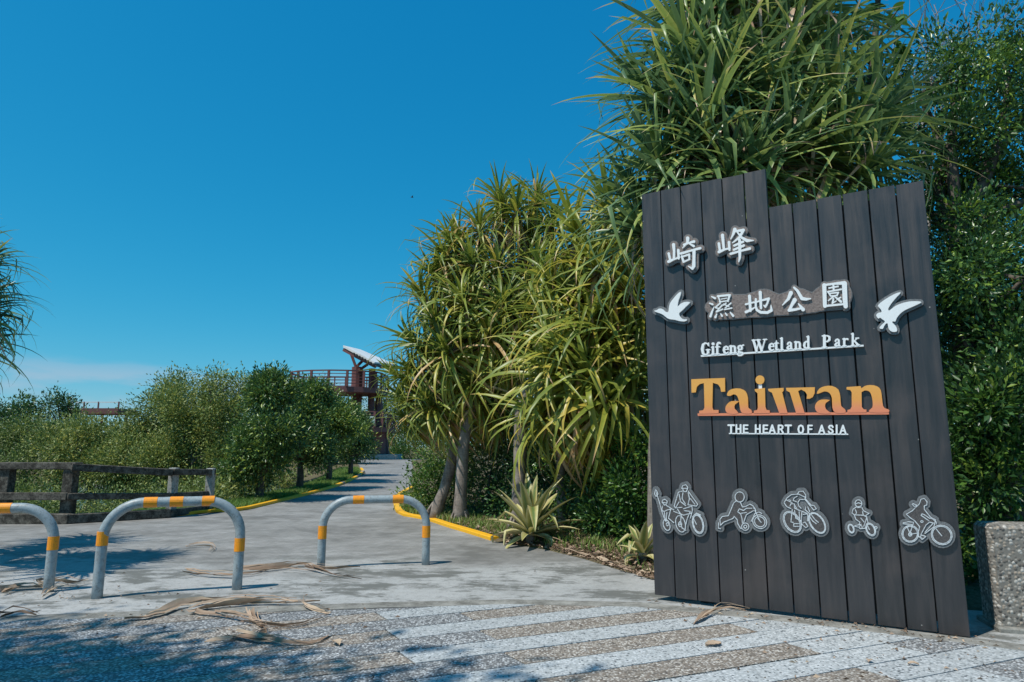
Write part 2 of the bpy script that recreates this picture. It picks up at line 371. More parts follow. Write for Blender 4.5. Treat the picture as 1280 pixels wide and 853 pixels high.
M['tower'] = painted('dark_red_tower_paint', (0.17, 0.068, 0.064), (0.08, 0.045, 0.042), 0.5, 0.7, 3)
M['roofwhite'] = painted('pale_roof_sheet', (0.72, 0.72, 0.70), (0.4, 0.38, 0.35), 0.4, 0.5, 1)
m = NM('dark_tower_slat'); m.set((0.06, 0.055, 0.05), 0.7); M['towerdark'] = m.m
m = NM('info_board'); n = m.noise(m.coord(), 4, 3); m.set(m.mix(m.rng(n, 0.45, 0.55), (0.5, 0.55, 0.5), (0.12, 0.22, 0.16)), 0.4); M['board'] = m.m
m = NM('bird_feathers'); m.set((0.05, 0.05, 0.05), 0.7); M['feather'] = m.m

# ------------------------------------------------------------------ ground
def grid_ground():
    xs = sorted(set([-1500, -600, -250, -120, -80] + list(np.arange(-60, 41, 1.0)) + [60, 100, 250, 600, 1500]))
    ys = sorted(set([-1500, -500, -150, -60, -30, -12] + list(np.arange(-8, 70, 1.0)) + [80, 100, 150, 300, 700, 1500]))
    V = []; F = []
    for y in ys:
        for x in xs:
            lo, hi = lerp_tab(LEFT, y), lerp_tab(RIGHT, y)
            inside = lo - 0.9 < x < hi + 0.9
            z = gz(x, y) - 0.03
            if inside or y < 13: z = min(z, rise(y) - 0.06)
            V.append((x, y, z))
    n = len(xs)
    for j in range(len(ys) - 1):
        for i in range(n - 1):
            a = j * n + i; F.append((a, a + 1, a + n + 1, a + n))
    mb = MB(); mb.add(V, F); o = mb.build('ground', M['terrain'], smooth=True); tag(o, kind='structure')
grid_ground()
# verge banks beside the path (soil that meets the kerb)
def verge(name, side):
    V = []; F = []; rows = []
    ys = list(np.arange(6.0 if side > 0 else 13.0, 46, 0.5)); K = [0, 0.15, 0.5, 1.2, 2.5, 4.5]
    for y in ys:
        e = lerp_tab(RIGHT if side > 0 else LEFT, y)
        for d in K:
            x = e + side * (d - (0.06 if d == 0 and side > 0 else 0))
            z = gz(x, y) + (-0.02 if d == 0 else min(d * .16, 0.05) + 0.03 * min(1, d) * math.sin(3 * y + 5 * d)) * (1 if d < 4 else -1)
            if side < 0: z = gz(x, y) + (0.015 if d < 1 else -0.02)
            V.append((x, y, z))
    n = len(K)
    for j in range(len(ys) - 1):
        for i in range(n - 1):
            a = j * n + i; q = (a, a + 1, a + n + 1, a + n); F.append(q if side > 0 else q[::-1])
    mb = MB(); mb.add(V, F); tag(mb.build(name, M['terrain'], smooth=True), kind='structure')
verge('right_verge', 1); verge('left_verge', -1)
def path_sheet():
    ys = list(np.arange(-12, 12.5, 0.8)) + list(np.arange(12.5, 15, .15)) + list(np.arange(15, 52, 0.6)); V = []; F = []; n = 12
    for y in ys:
        lo, hi = lerp_tab(LEFT, y), lerp_tab(RIGHT, y)
        for i in range(n + 1): V.append((lo + (hi - lo) * i / n, y, rise(y)))
    for j in range(len(ys) - 1):
        for i in range(n):
            a = j * (n + 1) + i; F.append((a, a + 1, a + n + 2, a + n + 1))
    mb = MB(); mb.add(V, F); tag(mb.build('path', M['path']), kind='structure')
path_sheet()
mb = MB(); mb.add([(-120, 14.2, -0.42), (-8.2, 14.2, -0.42), (-8.2, 46, -0.42), (-120, 80, -0.42)], [(0, 1, 2, 3)])
tag(mb.build('pond_water', M['water']), kind='structure')

# plaza of long aggregate strips laid at 23 degrees
SA = R(23.0); ES = Vector((math.cos(SA), math.sin(SA))); EO = Vector((-math.sin(SA), math.cos(SA)))
PL = [(-14, 3.6), (-9, 4.95), (-4.2, 5.66), (-2.4, 5.96), (-1.1, 6.17), (0, 6.27), (1.1, 6.17), (2.3, 5.62), (3.35, 5.02), (6.5, 2.7), (9, -4), (-14, -4)]
def clip(poly, cp):
    n = len(cp)
    for i in range(n):
        a = Vector(cp[i]); b = Vector(cp[(i + 1) % n]); d = b - a
        def ins(p): return d.x * (p[1] - a.y) - d.y * (p[0] - a.x) <= 1e-9       # clockwise ring
        out = []
        for k in range(len(poly)):
            p, q = Vector(poly[k]), Vector(poly[(k + 1) % len(poly)])
            ip, iq = ins(p), ins(q)
            if ip: out.append(p)
            if ip != iq:
                f = d.x * (p.y - a.y) - d.y * (p.x - a.x); g = d.x * (q.y - a.y) - d.y * (q.x - a.x)
                out.append(p + (q - p) * (f / (f - g)))
        poly = out
        if len(poly) < 3: return []
    return poly
plaza = MB(); plaza.add([(x, y, 0.004) for x, y in PL], [tuple(range(len(PL)))[::-1]])
plaza = plaza.build('plaza', M['joint']); tag(plaza, kind='structure')
def slab(s0, s1, o0, o1, mat):
    g = 0.007; ge = g if s1 > 0.9 else 0.002; sk = -0.14      # skewed end joints
    c = []
    for s, o in ((s0 + ge, o0 + g), (s1 - ge, o0 + g), (s1 - ge, o1 - g), (s0 + ge, o1 - g)):
        sx_ = s + (o - 4.5) * 0 + (o - o0) * sk
        c.append(ES * sx_ + EO * o)
    c = clip([tuple(p) for p in c], PL)
    if not c: return
    ar = abs(sum(c[i].x * c[(i + 1) % len(c)].y - c[i].y * c[(i + 1) % len(c)].x for i in range(len(c)))) / 2
    if ar < 0.004: return
    h = 0.012 + random.uniform(-0.0012, 0.0012); n = len(c); ctr = sum(c, Vector((0, 0))) / n
    top = []
    for p in c:
        q = ctr - p; top.append(p + q.normalized() * min(0.003, q.length / 3))
    v = [(p.x, p.y, 0.003) for p in c] + [(p.x, p.y, h - 0.002) for p in c] + [(p.x, p.y, h) for p in top]
    f = [(i, (i + 1) % n, n + (i + 1) % n, n + i) for i in range(n)] + [(n + i, n + (i + 1) % n, 2 * n + (i + 1) % n, 2 * n + i) for i in range(n)] + [tuple(range(2 * n, 3 * n))]
    mb = MB(); mb.add(v, f); mb.build('paving_slab', mat, plaza)
rows = [5.96 - 0.294 * k for k in range(-9, 22)]
right = {  # per strip counted from the path: joints and finish right of the first joint
    0: ([1.3], 'slab_white'), 1: ([2.02], 'slab_brown'), 2: ([1.27], 'slab_white'), 3: ([1.9], 'slab_brown'), 4: ([1.22], 'slab_white'), 5: ([1.85], 'slab_brown')}
for k, o1 in zip(range(-9, 22), rows):
    o0 = o1 - 0.294; light = k % 2 == 0
    sj = 1.3 - 0.02 * k if light else 1.98 - 0.02 * k
    joints = [-9.0 + random.uniform(0, .6), -6.2 + random.uniform(-.3, .3), -3.6 + random.uniform(-.4, .4), -1.2 + random.uniform(-.4, .4)]
    joints = [-9.0]
    for a, b in zip(joints, joints[1:] + [sj]):
        slab(a, b, o0, o1, M['slab_brown'] if light else M['slab_grey'])
    if light:
        segs = [(sj, 4.51 if k > 7 else 5.2, 'slab_white'), (4.51 if k > 7 else 5.2, 5.9, 'slab_grey'), (5.9, 9, 'slab_white')]
    else:
        segs = [(sj, 3.84, 'slab_brown'), (3.84, 5.25, 'slab_white'), (5.25, 9, 'slab_brown')]
    if k < 0: segs = [(sj, 9, 'slab_grey')]
    for a, b, mm in segs: slab(a, b, o0, o1, M[mm])
# darker concrete edging band round the plaza
def border():
    V = []; F = []; P = PL[1:10]
    for i, (x, y) in enumerate(P):
        a = Vector(P[max(i - 1, 0)]); b = Vector(P[min(i + 1, len(P) - 1)]); t = (b - a).normalized(); n = Vector((-t.y, t.x))
        V += [(x, y, 0.004), (x, y, 0.008), (x + n.x * 0.22, y + n.y * 0.22, 0.006)]
    for i in range(len(P) - 1):
        a = i * 3; F += [(a, a + 3, a + 4, a + 1), (a + 1, a + 4, a + 5, a + 2)]
    mb = MB(); mb.add(V, [f[::-1] for f in F]); mb.build('edging_band', M['edging'], plaza)
m = NM('plaza_edging_concrete'); n = m.noise(m.coord(), 5, 6, 0.7); n2 = m.noise(m.coord(), 70, 3)
m.set(m.mix(m.rng(m.math('ADD', n, m.math('MULTIPLY', n2, .3)), 0.5, 0.8), (0.13, 0.125, 0.11), (0.33, 0.32, 0.29)), 0.9, spec=0.2); m.bump(n2, 0.3, 0.004); M['edging'] = m.m
border()

# kerbs
def sweep(pts, wd, h, name, mat, parent=None, side=1):
    V = []; F = []; k = len(pts)
    for i, p in enumerate(pts):
        t = (pts[min(i + 1, k - 1)] - pts[max(i - 1, 0)]); t.z = 0; t.normalize(); n = Vector((t.y, -t.x, 0)) * side
        b = h * 0.15
        for a, z in ((0, -0.05), (0, h - b), (b, h), (wd - b, h), (wd, h - b), (wd, -0.05)):
            V.append(p + n * a + Vector((0, 0, z)))
    for i in range(k - 1):
        for j in range(5):
            a = i * 6 + j; f = (a, a + 1, a + 7, a + 6); F.append(f if side < 0 else f[::-1])
    F.append((0, 1, 2, 3, 4, 5) if side > 0 else (5, 4, 3, 2, 1, 0)); e = (k - 1) * 6; F.append(tuple(e + j for j in ((5, 4, 3, 2, 1, 0) if side > 0 else (0, 1, 2, 3, 4, 5))))
    mb = MB(); mb.add(V, F); return mb.build(name, mat, parent)
def resample(pts, step):
    out = [pts[0].copy()]; acc = 0
    for a, b in zip(pts, pts[1:]):
        L = (b - a).length; n = max(1, int(L / step))
        for i in range(1, n + 1): out.append(a + (b - a) * i / n)
    return out
def smooth(pts, it=2):
    for _ in range(it):
        q = [pts[0]]
        for a, b in zip(pts, pts[1:]): q += [a * 0.75 + b * 0.25, a * 0.25 + b * 0.75]
        pts = q + [pts[-1]]
    return pts
kr = smooth([Vector(p) for p in KERB_R], 2)
kerb = empty('kerb', kr[0]); tag(kerb, kind='structure')
o = sweep([p - kr[0] for p in kr], 0.14, 0.055, 'kerbstone', M['yellow'], kerb, 1)
kl = [Vector((x, y, rise(y))) for y, x in LEFT if 12.7 < y < 37 and x > -9]
kl = resample(smooth(kl, 1), 0.35)
kerb2 = empty('kerb', kl[0]); tag(kerb2, kind='structure')
i = 0; pat = [('yellow', 30), ('kerbstone', 1), ('yellow', 9), ('kerbstone', 3), ('yellow', 5), ('kerbstone', 3), ('yellow', 6), ('kerbstone', 4), ('yellow', 5), ('kerbstone', 5), ('yellow', 60)]
for mm, n in pat:
    seg = kl[i:i + n + 1]; i += n
    if len(seg) > 1: sweep([p - kl[0] for p in seg], 0.12, 0.07, 'kerbstone', M[mm], kerb2, -1)

# ------------------------------------------------------------------ the timber sign
SA_, SB_ = gnd(818, 750), gnd(1213, 799)
SU = (SB_ - SA_).normalized(); SN = Vector((SU.y, -SU.x, 0))       # SN points to the viewer
sign_rz = math.atan2(SU.y, SU.x)
sign = empty('wooden_sign', (SA_.x, SA_.y, 0), sign_rz, label='tall dark timber plank park sign with white characters, orange lettering and cyclist emblems', cat='sign')
def uv(x, y):
    d = ray(x, y); t = SN.dot(Vector((SA_.x, SA_.y, CAMH)) - Vector((0, 0, CAMH))) / SN.dot(d)
    p = d * t; return Vector((SU.x * (p.x - SA_.x) + SU.y * (p.y - SA_.y), CAMH + p.z))
PW = 0.2035
for i in range(12):
    top = 3.965 if i < 6 else 3.585
    bot = 0.045 - 0.0028 * i
    z0, z1 = bot + random.uniform(-.003, .003), top + random.uniform(-.004, .004)
    g = 0.003 + [0.006, 0.004, 0.007, 0.005, 0.006, 0.008, 0.005, 0.007, 0.009, 0.010, 0.006, 0.004][i]
    mb = MB(); mb.box((0, 0, 0), (PW - g, 0.045, z1 - z0), bev=0.003)
    o = mb.build('plank', M['plank'], sign, (PW * (i + 0.5), 0.0225 + random.uniform(-.002, .002), (z0 + z1) / 2))
mb = MB(); mb.box((0, 0, 0), (12 * PW - 0.03, 0.012, 3.42), bev=0.002); mb.build('gap_blackout_sheet', M['joint'], sign, (6 * PW, 0.054, 1.80))  # added dark sheet: blocks sky behind the planks so the gaps look black
for z in (0.35, 1.3, 2.3, 3.3):
    mb = MB(); mb.box((0, 0, 0), (12 * PW - 0.12, 0.07, 0.10), bev=0.004); mb.build('cross_beam', M['plank'], sign, (6 * PW, 0.097, z))
for x in (0.45, 2.0):
    mb = MB(); mb.box((0, 0, 0), (0.12, 0.12, 3.5), bev=0.004); mb.build('post', M['plank'], sign, (x, 0.194, 1.75))

# --- outline tool: union of tapered brush strokes and polygons, in photo pixels, traced to loops
def field(els, X, Y):
    D = np.full(X.shape, 1e3)
    for e in els:
        if e[0] == 's':
            P = e[1]
            if len(P) == 1: D = np.minimum(D, np.hypot(X - P[0][0], Y - P[0][1]) - P[0][2])
            for (x0, y0, r0), (x1, y1, r1) in zip(P, P[1:]):
                dx, dy = x1 - x0, y1 - y0; L2 = dx * dx + dy * dy + 1e-9
                t = np.clip(((X - x0) * dx + (Y - y0) * dy) / L2, 0, 1)
                D = np.minimum(D, np.hypot(X - x0 - t * dx, Y - y0 - t * dy) - (r0 + (r1 - r0) * t))
        else:
            P = e[1]; n = len(P); d = np.full(X.shape, 1e3); ins = np.zeros(X.shape, bool)
            for i in range(n):
                x0, y0 = P[i]; x1, y1 = P[(i + 1) % n]; dx, dy = x1 - x0, y1 - y0; L2 = dx * dx + dy * dy + 1e-9
                t = np.clip(((X - x0) * dx + (Y - y0) * dy) / L2, 0, 1)
                d = np.minimum(d, np.hypot(X - x0 - t * dx, Y - y0 - t * dy))
                if abs(dy) > 1e-9:
                    ins ^= ((y0 > Y) != (y1 > Y)) & (X < dx * (Y - y0) / dy + x0)
            D = np.minimum(D, np.where(ins, -d, d))
    return D
def loops_of(els, off, step, outer=False):
    xs = []; ys = []
    for e in els:
        for p in e[1]:
            r = p[2] if len(p) > 2 else 0; xs += [p[0] - r, p[0] + r]; ys += [p[1] - r, p[1] + r]
    mg = off + 3 * step
    gx = np.arange(min(xs) - mg, max(xs) + mg + step, step) + 1e-4; gy = np.arange(min(ys) - mg, max(ys) + mg + step, step) + 1e-4
    X, Y = np.meshgrid(gx, gy); D = field(els, X, Y) - off
    S = D < 0; nxt = {}
    c = S[:-1, :-1].astype(int) + 2 * S[:-1, 1:] + 4 * S[1:, 1:] + 8 * S[1:, :-1]
    def pt(k):
        i, j, h = k
        if h == 0: a, b = D[i, j], D[i, j + 1]; t = a / (a - b); return (gx[j] + t * step, gy[i])
        a, b = D[i, j], D[i + 1, j]; t = a / (a - b); return (gx[j], gy[i] + t * step)
    for i, j in zip(*np.nonzero((c > 0) & (c < 15))):
        k = c[i, j]; T = (i, j, 0); B = (i + 1, j, 0); Lk = (i, j, 1); Rk = (i, j + 1, 1)
        tab = {1: [(Lk, T)], 2: [(T, Rk)], 3: [(Lk, Rk)], 4: [(Rk, B)], 5: [(Lk, T), (Rk, B)], 6: [(T, B)], 7: [(Lk, B)], 8: [(B, Lk)], 9: [(B, T)], 10: [(T, Rk), (B, Lk)], 11: [(B, Rk)], 12: [(Rk, Lk)], 13: [(Rk, T)], 14: [(T, Lk)]}
        for a, b in tab[k]: nxt[a] = b
    loops = []
    while nxt:
        s = next(iter(nxt)); L = []; k = s
        while k in nxt:
            L.append(pt(k)); k = nxt.pop(k)
        if len(L) > 5: loops.append(L)
    def area(L): return sum(L[i][0] * L[(i + 1) % len(L)][1] - L[(i + 1) % len(L)][0] * L[i][1] for i in range(len(L))) / 2
    def simp(L, eps):
        def dp(a):
            if len(a) < 3: return a
            p, q = np.array(a[0]), np.array(a[-1]); A = np.array(a[1:-1]); d = q - p; n = np.hypot(*d)
            dist = np.abs(d[0] * (A[:, 1] - p[1]) - d[1] * (A[:, 0] - p[0])) / n if n > 1e-6 else np.hypot(*(A - p).T)
            k = int(dist.argmax())
            if dist[k] < eps: return [a[0], a[-1]]
            return dp(a[:k + 2])[:-1] + dp(a[k + 1:])
        h = len(L) // 2
        return dp(L[:h + 1])[:-1] + dp(L[h:] + [L[0]])[:-1]
    res = [simp(L, step * 0.22) for L in loops if abs(area(L)) > (step * 2) ** 2]
    res = [L for L in res if len(L) > 2]
    if outer and res:
        s0 = area(max(res, key=lambda L: abs(area(L)))); res = [L for L in res if area(L) * s0 > 0]
    return res
def relief(name, els, mat, parent, y0, y1, off=0.0, step=0.22, outer=False):
    """prism on the board face: local x right, z up, front at -y1, back at -y0"""
    loops = loops_of(els, off, step, outer)
    loops = [[uv(*p) for p in L] for L in loops]
    base = sum((p for L in loops for p in L), Vector((0, 0))) / sum(len(L) for L in loops)
    def ar(L): return sum(L[i].x * L[(i + 1) % len(L)].y - L[(i + 1) % len(L)].x * L[i].y for i in range(len(L))) / 2
    def inside(p, L):
        r_ = False
        for i in range(len(L)):
            a, b = L[i], L[(i + 1) % len(L)]
            if (a.y > p.y) != (b.y > p.y) and p.x < (b.x - a.x) * (p.y - a.y) / (b.y - a.y) + a.x: r_ = not r_
        return r_
    sg = 1 if ar(max(loops, key=lambda L: abs(ar(L)))) > 0 else -1
    starts = [sum(len(q) for q in loops[:i]) for i in range(len(loops))]; tris = []
    outs = [i for i, L in enumerate(loops) if ar(L) * sg > 0]; own = {i: [i] for i in outs}
    for i, L in enumerate(loops):
        if i in own: continue
        c_ = [j for j in outs if inside(L[0], loops[j])]
        if c_: own[min(c_, key=lambda j: abs(ar(loops[j])))].append(i)
    for j, grp in own.items():
        mp_ = [starts[g] + k for g in grp for k in range(len(loops[g]))]
        for t in tessellate_polygon([[Vector((p.x, p.y, 0)) for p in loops[g]] for g in grp]): tris.append(tuple(mp_[q] for q in t))
    flat = [p for L in loops for p in L]; n = len(flat)
    V = [(p.x - base.x, -y1, p.y - base.y) for p in flat] + [(p.x - base.x, -y0, p.y - base.y) for p in flat]; F = []
    for a, b, c in tris:
        A, B, C = flat[a], flat[b], flat[c]
        cr = (B.x - A.x) * (C.y - A.y) - (B.y - A.y) * (C.x - A.x)
        if cr < 0: b, c = c, b
        F.append((a, b, c)); F.append((n + a, n + c, n + b))
    k = 0
    for L in loops:
        m_ = len(L)
        for i in range(m_):
            a, b = k + i, k + (i + 1) % m_; F.append((a, n + a, n + b, b))
        k += m_
    mb = MB(); mb.add(V, F)
    px = parent.get('_ox', 0.0); pz = parent.get('_oz', 0.0)
    o = mb.build(name, mat, parent, (base.x - px, 0, base.y - pz))
    o['_ox'] = base.x; o['_oz'] = base.y
    # recompute side normals direction from outline orientation
    me = o.data; 
    import bmesh
    bm = bmesh.new(); bm.from_mesh(me); bmesh.ops.recalc_face_normals(bm, faces=bm.faces); bm.to_mesh(me); bm.free()
    return o
def Z(ox, oy, sc, strokes=(), polys=()):      # zoom coordinates to photo pixels
    e = []
    for s in strokes: e.append(('s', [(ox + x / sc, oy + y / sc, r / sc) for x, y, r in s]))
    for p in polys: e.append(('p', [(ox + x / sc, oy + y / sc) for x, y in p]))
    return e
def cat(P, closed=True, n=3):                 # Catmull-Rom smoothing
    out = []; k = len(P)
    for i in range(k):
        p0, p1, p2, p3 = [np.array(P[(i + j) % k], float) for j in (-1, 0, 1, 2)]
        for t in np.arange(0, 1, 1 / n): out.append(tuple(0.5 * (2 * p1 + (p2 - p0) * t + (2 * p0 - 5 * p1 + 4 * p2 - p3) * t * t + (3 * p1 - p0 - 3 * p2 + p3) * t ** 3)))
    return out
qi = Z(830, 280, 10.24, [
    [(145, 285, 20), (152, 370, 15), (150, 455, 14)], [(84, 398, 16), (105, 495, 13)], [(82, 500, 18), (150, 470, 12), (222, 445, 10)], [(205, 355, 17), (210, 462, 13)],
    [(275, 285, 13), (340, 262, 11), (405, 245, 17)], [(325, 203, 22), (322, 255, 14), (260, 328, 5)], [(345, 272, 8), (400, 302, 16)],
    [(238, 398, 15), (360, 362, 12), (485, 330, 16)], [(250, 432, 13), (272, 505, 13)], [(262, 435, 10), (345, 408, 12), (345, 465, 11)], [(272, 505, 10), (350, 470, 9)],
    [(405, 360, 20), (405, 470, 18), (402, 555, 22), (385, 592, 14), (335, 560, 7)]])
feng = Z(830, 280, 10.24, [
    [(768, 165, 20), (785, 340, 14)], [(722, 272, 17), (735, 368, 13)], [(722, 378, 18), (800, 345, 12), (862, 330, 11)], [(850, 255, 17), (856, 352, 13)],
    [(925, 92, 22), (905, 150, 15), (872, 215, 5)], [(930, 115, 12), (1035, 100, 18)], [(1035, 102, 17), (985, 190, 15), (895, 262, 6)], [(955, 125, 9), (1010, 195, 15), (1080, 235, 20), (1162, 232, 6)],
    [(915, 298, 13), (1030, 248, 14)], [(912, 350, 13), (1040, 295, 15)], [(872, 402, 15), (1000, 365, 12), (1115, 335, 17)],
    [(985, 225, 18), (988, 380, 18), (988, 450, 15), (975, 505, 6)]])
shi = Z(880, 345, 13.126, [
    [(150, 358, 9.6), (205, 385, 17.6)], [(115, 465, 9.6), (165, 485, 16)], [(190, 525, 5.6), (150, 620, 16), (130, 680, 19.2)],
    [(250, 352, 16), (450, 332, 16)], [(255, 350, 11.2), (290, 445, 11.2)], [(445, 335, 17.6), (415, 435, 12.8)], [(300, 400, 6.4), (400, 382, 6.4)], [(280, 445, 9.6), (415, 425, 8.8)],
    [(290, 465, 11.2), (210, 535, 9.6)], [(225, 545, 9.6), (255, 545, 8.8)], [(325, 495, 11.2), (225, 605, 9.6)], [(230, 608, 10.4), (330, 562, 10.4)],
    [(385, 462, 9.6), (345, 500, 7.2)], [(465, 465, 11.2), (370, 545, 8.8)], [(345, 480, 8.8), (430, 520, 8.8)], [(360, 570, 9.6), (478, 545, 11.2)],
    [(235, 640, 8), (212, 695, 17.6)], [(300, 640, 9.6), (320, 675, 15.2)], [(375, 628, 9.6), (398, 662, 13.6)], [(455, 615, 9.6), (500, 672, 19.2)]])
di = Z(880, 345, 13.126, [
    [(705, 485, 15), (840, 450, 12)], [(768, 350, 24), (782, 590, 20)], [(710, 610, 22), (790, 575, 17), (865, 530, 8)],
    [(870, 400, 17), (870, 520, 17), (890, 580, 20), (950, 615, 22), (1060, 620, 22), (1125, 585, 22), (1118, 500, 6)], [(942, 290, 26), (955, 545, 19)],
    [(850, 455, 12), (950, 425, 13), (1082, 392, 20)], [(1080, 395, 20), (1058, 470, 15), (1025, 525, 17), (1000, 500, 8)]])
gong = Z(970, 345, 12.8, [
    [(255, 292, 32), (215, 385, 22), (120, 487, 6)], [(305, 207, 16), (360, 260, 22), (430, 382, 27), (500, 392, 22), (570, 383, 8)],
    [(315, 405, 34), (265, 490, 22), (235, 560, 24)], [(225, 568, 24), (330, 555, 19), (440, 530, 14)], [(375, 465, 10), (448, 555, 30)]])
yuan = Z(970, 345, 12.8, [
    [(785, 170, 32), (795, 500, 30)], [(770, 170, 16), (950, 145, 17), (1090, 135, 28)], [(1105, 145, 40), (1115, 400, 38), (1125, 505, 34)], [(800, 500, 16), (1100, 470, 15)],
    [(860, 215, 12), (1005, 188, 12)], [(930, 165, 15), (935, 255, 15)], [(840, 275, 13), (1055, 235, 13)],
    [(850, 285, 12), (885, 340, 12)], [(880, 300, 10), (1010, 285, 12), (985, 335, 12)], [(885, 342, 10), (985, 332, 10)],
    [(935, 345, 14), (850, 415, 8)], [(930, 385, 14), (915, 455, 14)], [(915, 455, 12), (975, 420, 7)], [(950, 350, 10), (1050, 430, 20)], [(1045, 365, 12), (985, 395, 8)]])
for els, lab in ((qi, 'grey plate with first white character'), (feng, 'grey plate with second white character')):
    pl = relief('backing_plate', els, M['plate'], sign, 0.022, 0.036, off=3.6, step=0.5, outer=True); 
    inner = relief('plate_rim', els, M['plate2'], pl, 0.036, 0.039, off=2.7, step=0.4, outer=True)
    relief('character', els, M['white'], pl, 0.0395, 0.056)
conn = [('s', [(890, 385, 5), (903, 385, 13), (925, 384, 12.5), (935, 383.5, 12), (957, 380, 15), (975, 382.5, 10.5), (1000, 378, 14), (1018, 380, 9.5), (1031, 374, 13), (1047, 370, 16)])]
pl = relief('backing_plate', shi + di + gong + yuan + conn, M['plate'], sign, 0.022, 0.034, off=3.0, step=0.5, outer=True)
relief('plate_rim', shi + di + gong + yuan + conn, M['plate2'], pl, 0.034, 0.037, off=2.0, step=0.4, outer=True)
for els in (shi, di, gong, yuan): relief('character', els, M['white'], pl, 0.0375, 0.054)
# two birds
b1 = Z(810, 350, 13.13, polys=[cat([(135, 520), (175, 512), (205, 490), (240, 488), (275, 500), (310, 535), (360, 545), (370, 480), (390, 400), (440, 330), (510, 250), (565, 212), (562, 270), (530, 345), (512, 455), (560, 410), (630, 380), (700, 380), (712, 395), (650, 455), (590, 515), (540, 560), (545, 600), (575, 645), (625, 665), (660, 660), (662, 680), (620, 697), (540, 690), (470, 670), (400, 662), (340, 640), (280, 590), (215, 560), (150, 540)], n=2)])
b2 = Z(1085, 355, 12.19, polys=[cat([(490, 148), (495, 165), (440, 220), (380, 290), (330, 360), (312, 400), (325, 425), (360, 400), (430, 350), (530, 310), (650, 285), (780, 285), (812, 300), (760, 330), (660, 375), (560, 420), (490, 475), (440, 540), (420, 590), (385, 585), (375, 605), (420, 650), (445, 700), (440, 740), (380, 745), (330, 715), (310, 660), (305, 620), (280, 620), (250, 660), (235, 695), (205, 700), (180, 685), (215, 640), (265, 590), (230, 560), (190, 530), (165, 545), (135, 510), (138, 480), (170, 455), (210, 450), (205, 410), (160, 360), (170, 330), (230, 280), (330, 215), (430, 165)], n=2)])
for els in (b1, b2):
    pl = relief('backing_plate', els, M['plate'], sign, 0.022, 0.036, off=3.2, step=0.5, outer=True)
    relief('bird_emblem', els, M['white'], pl, 0.0365, 0.052)
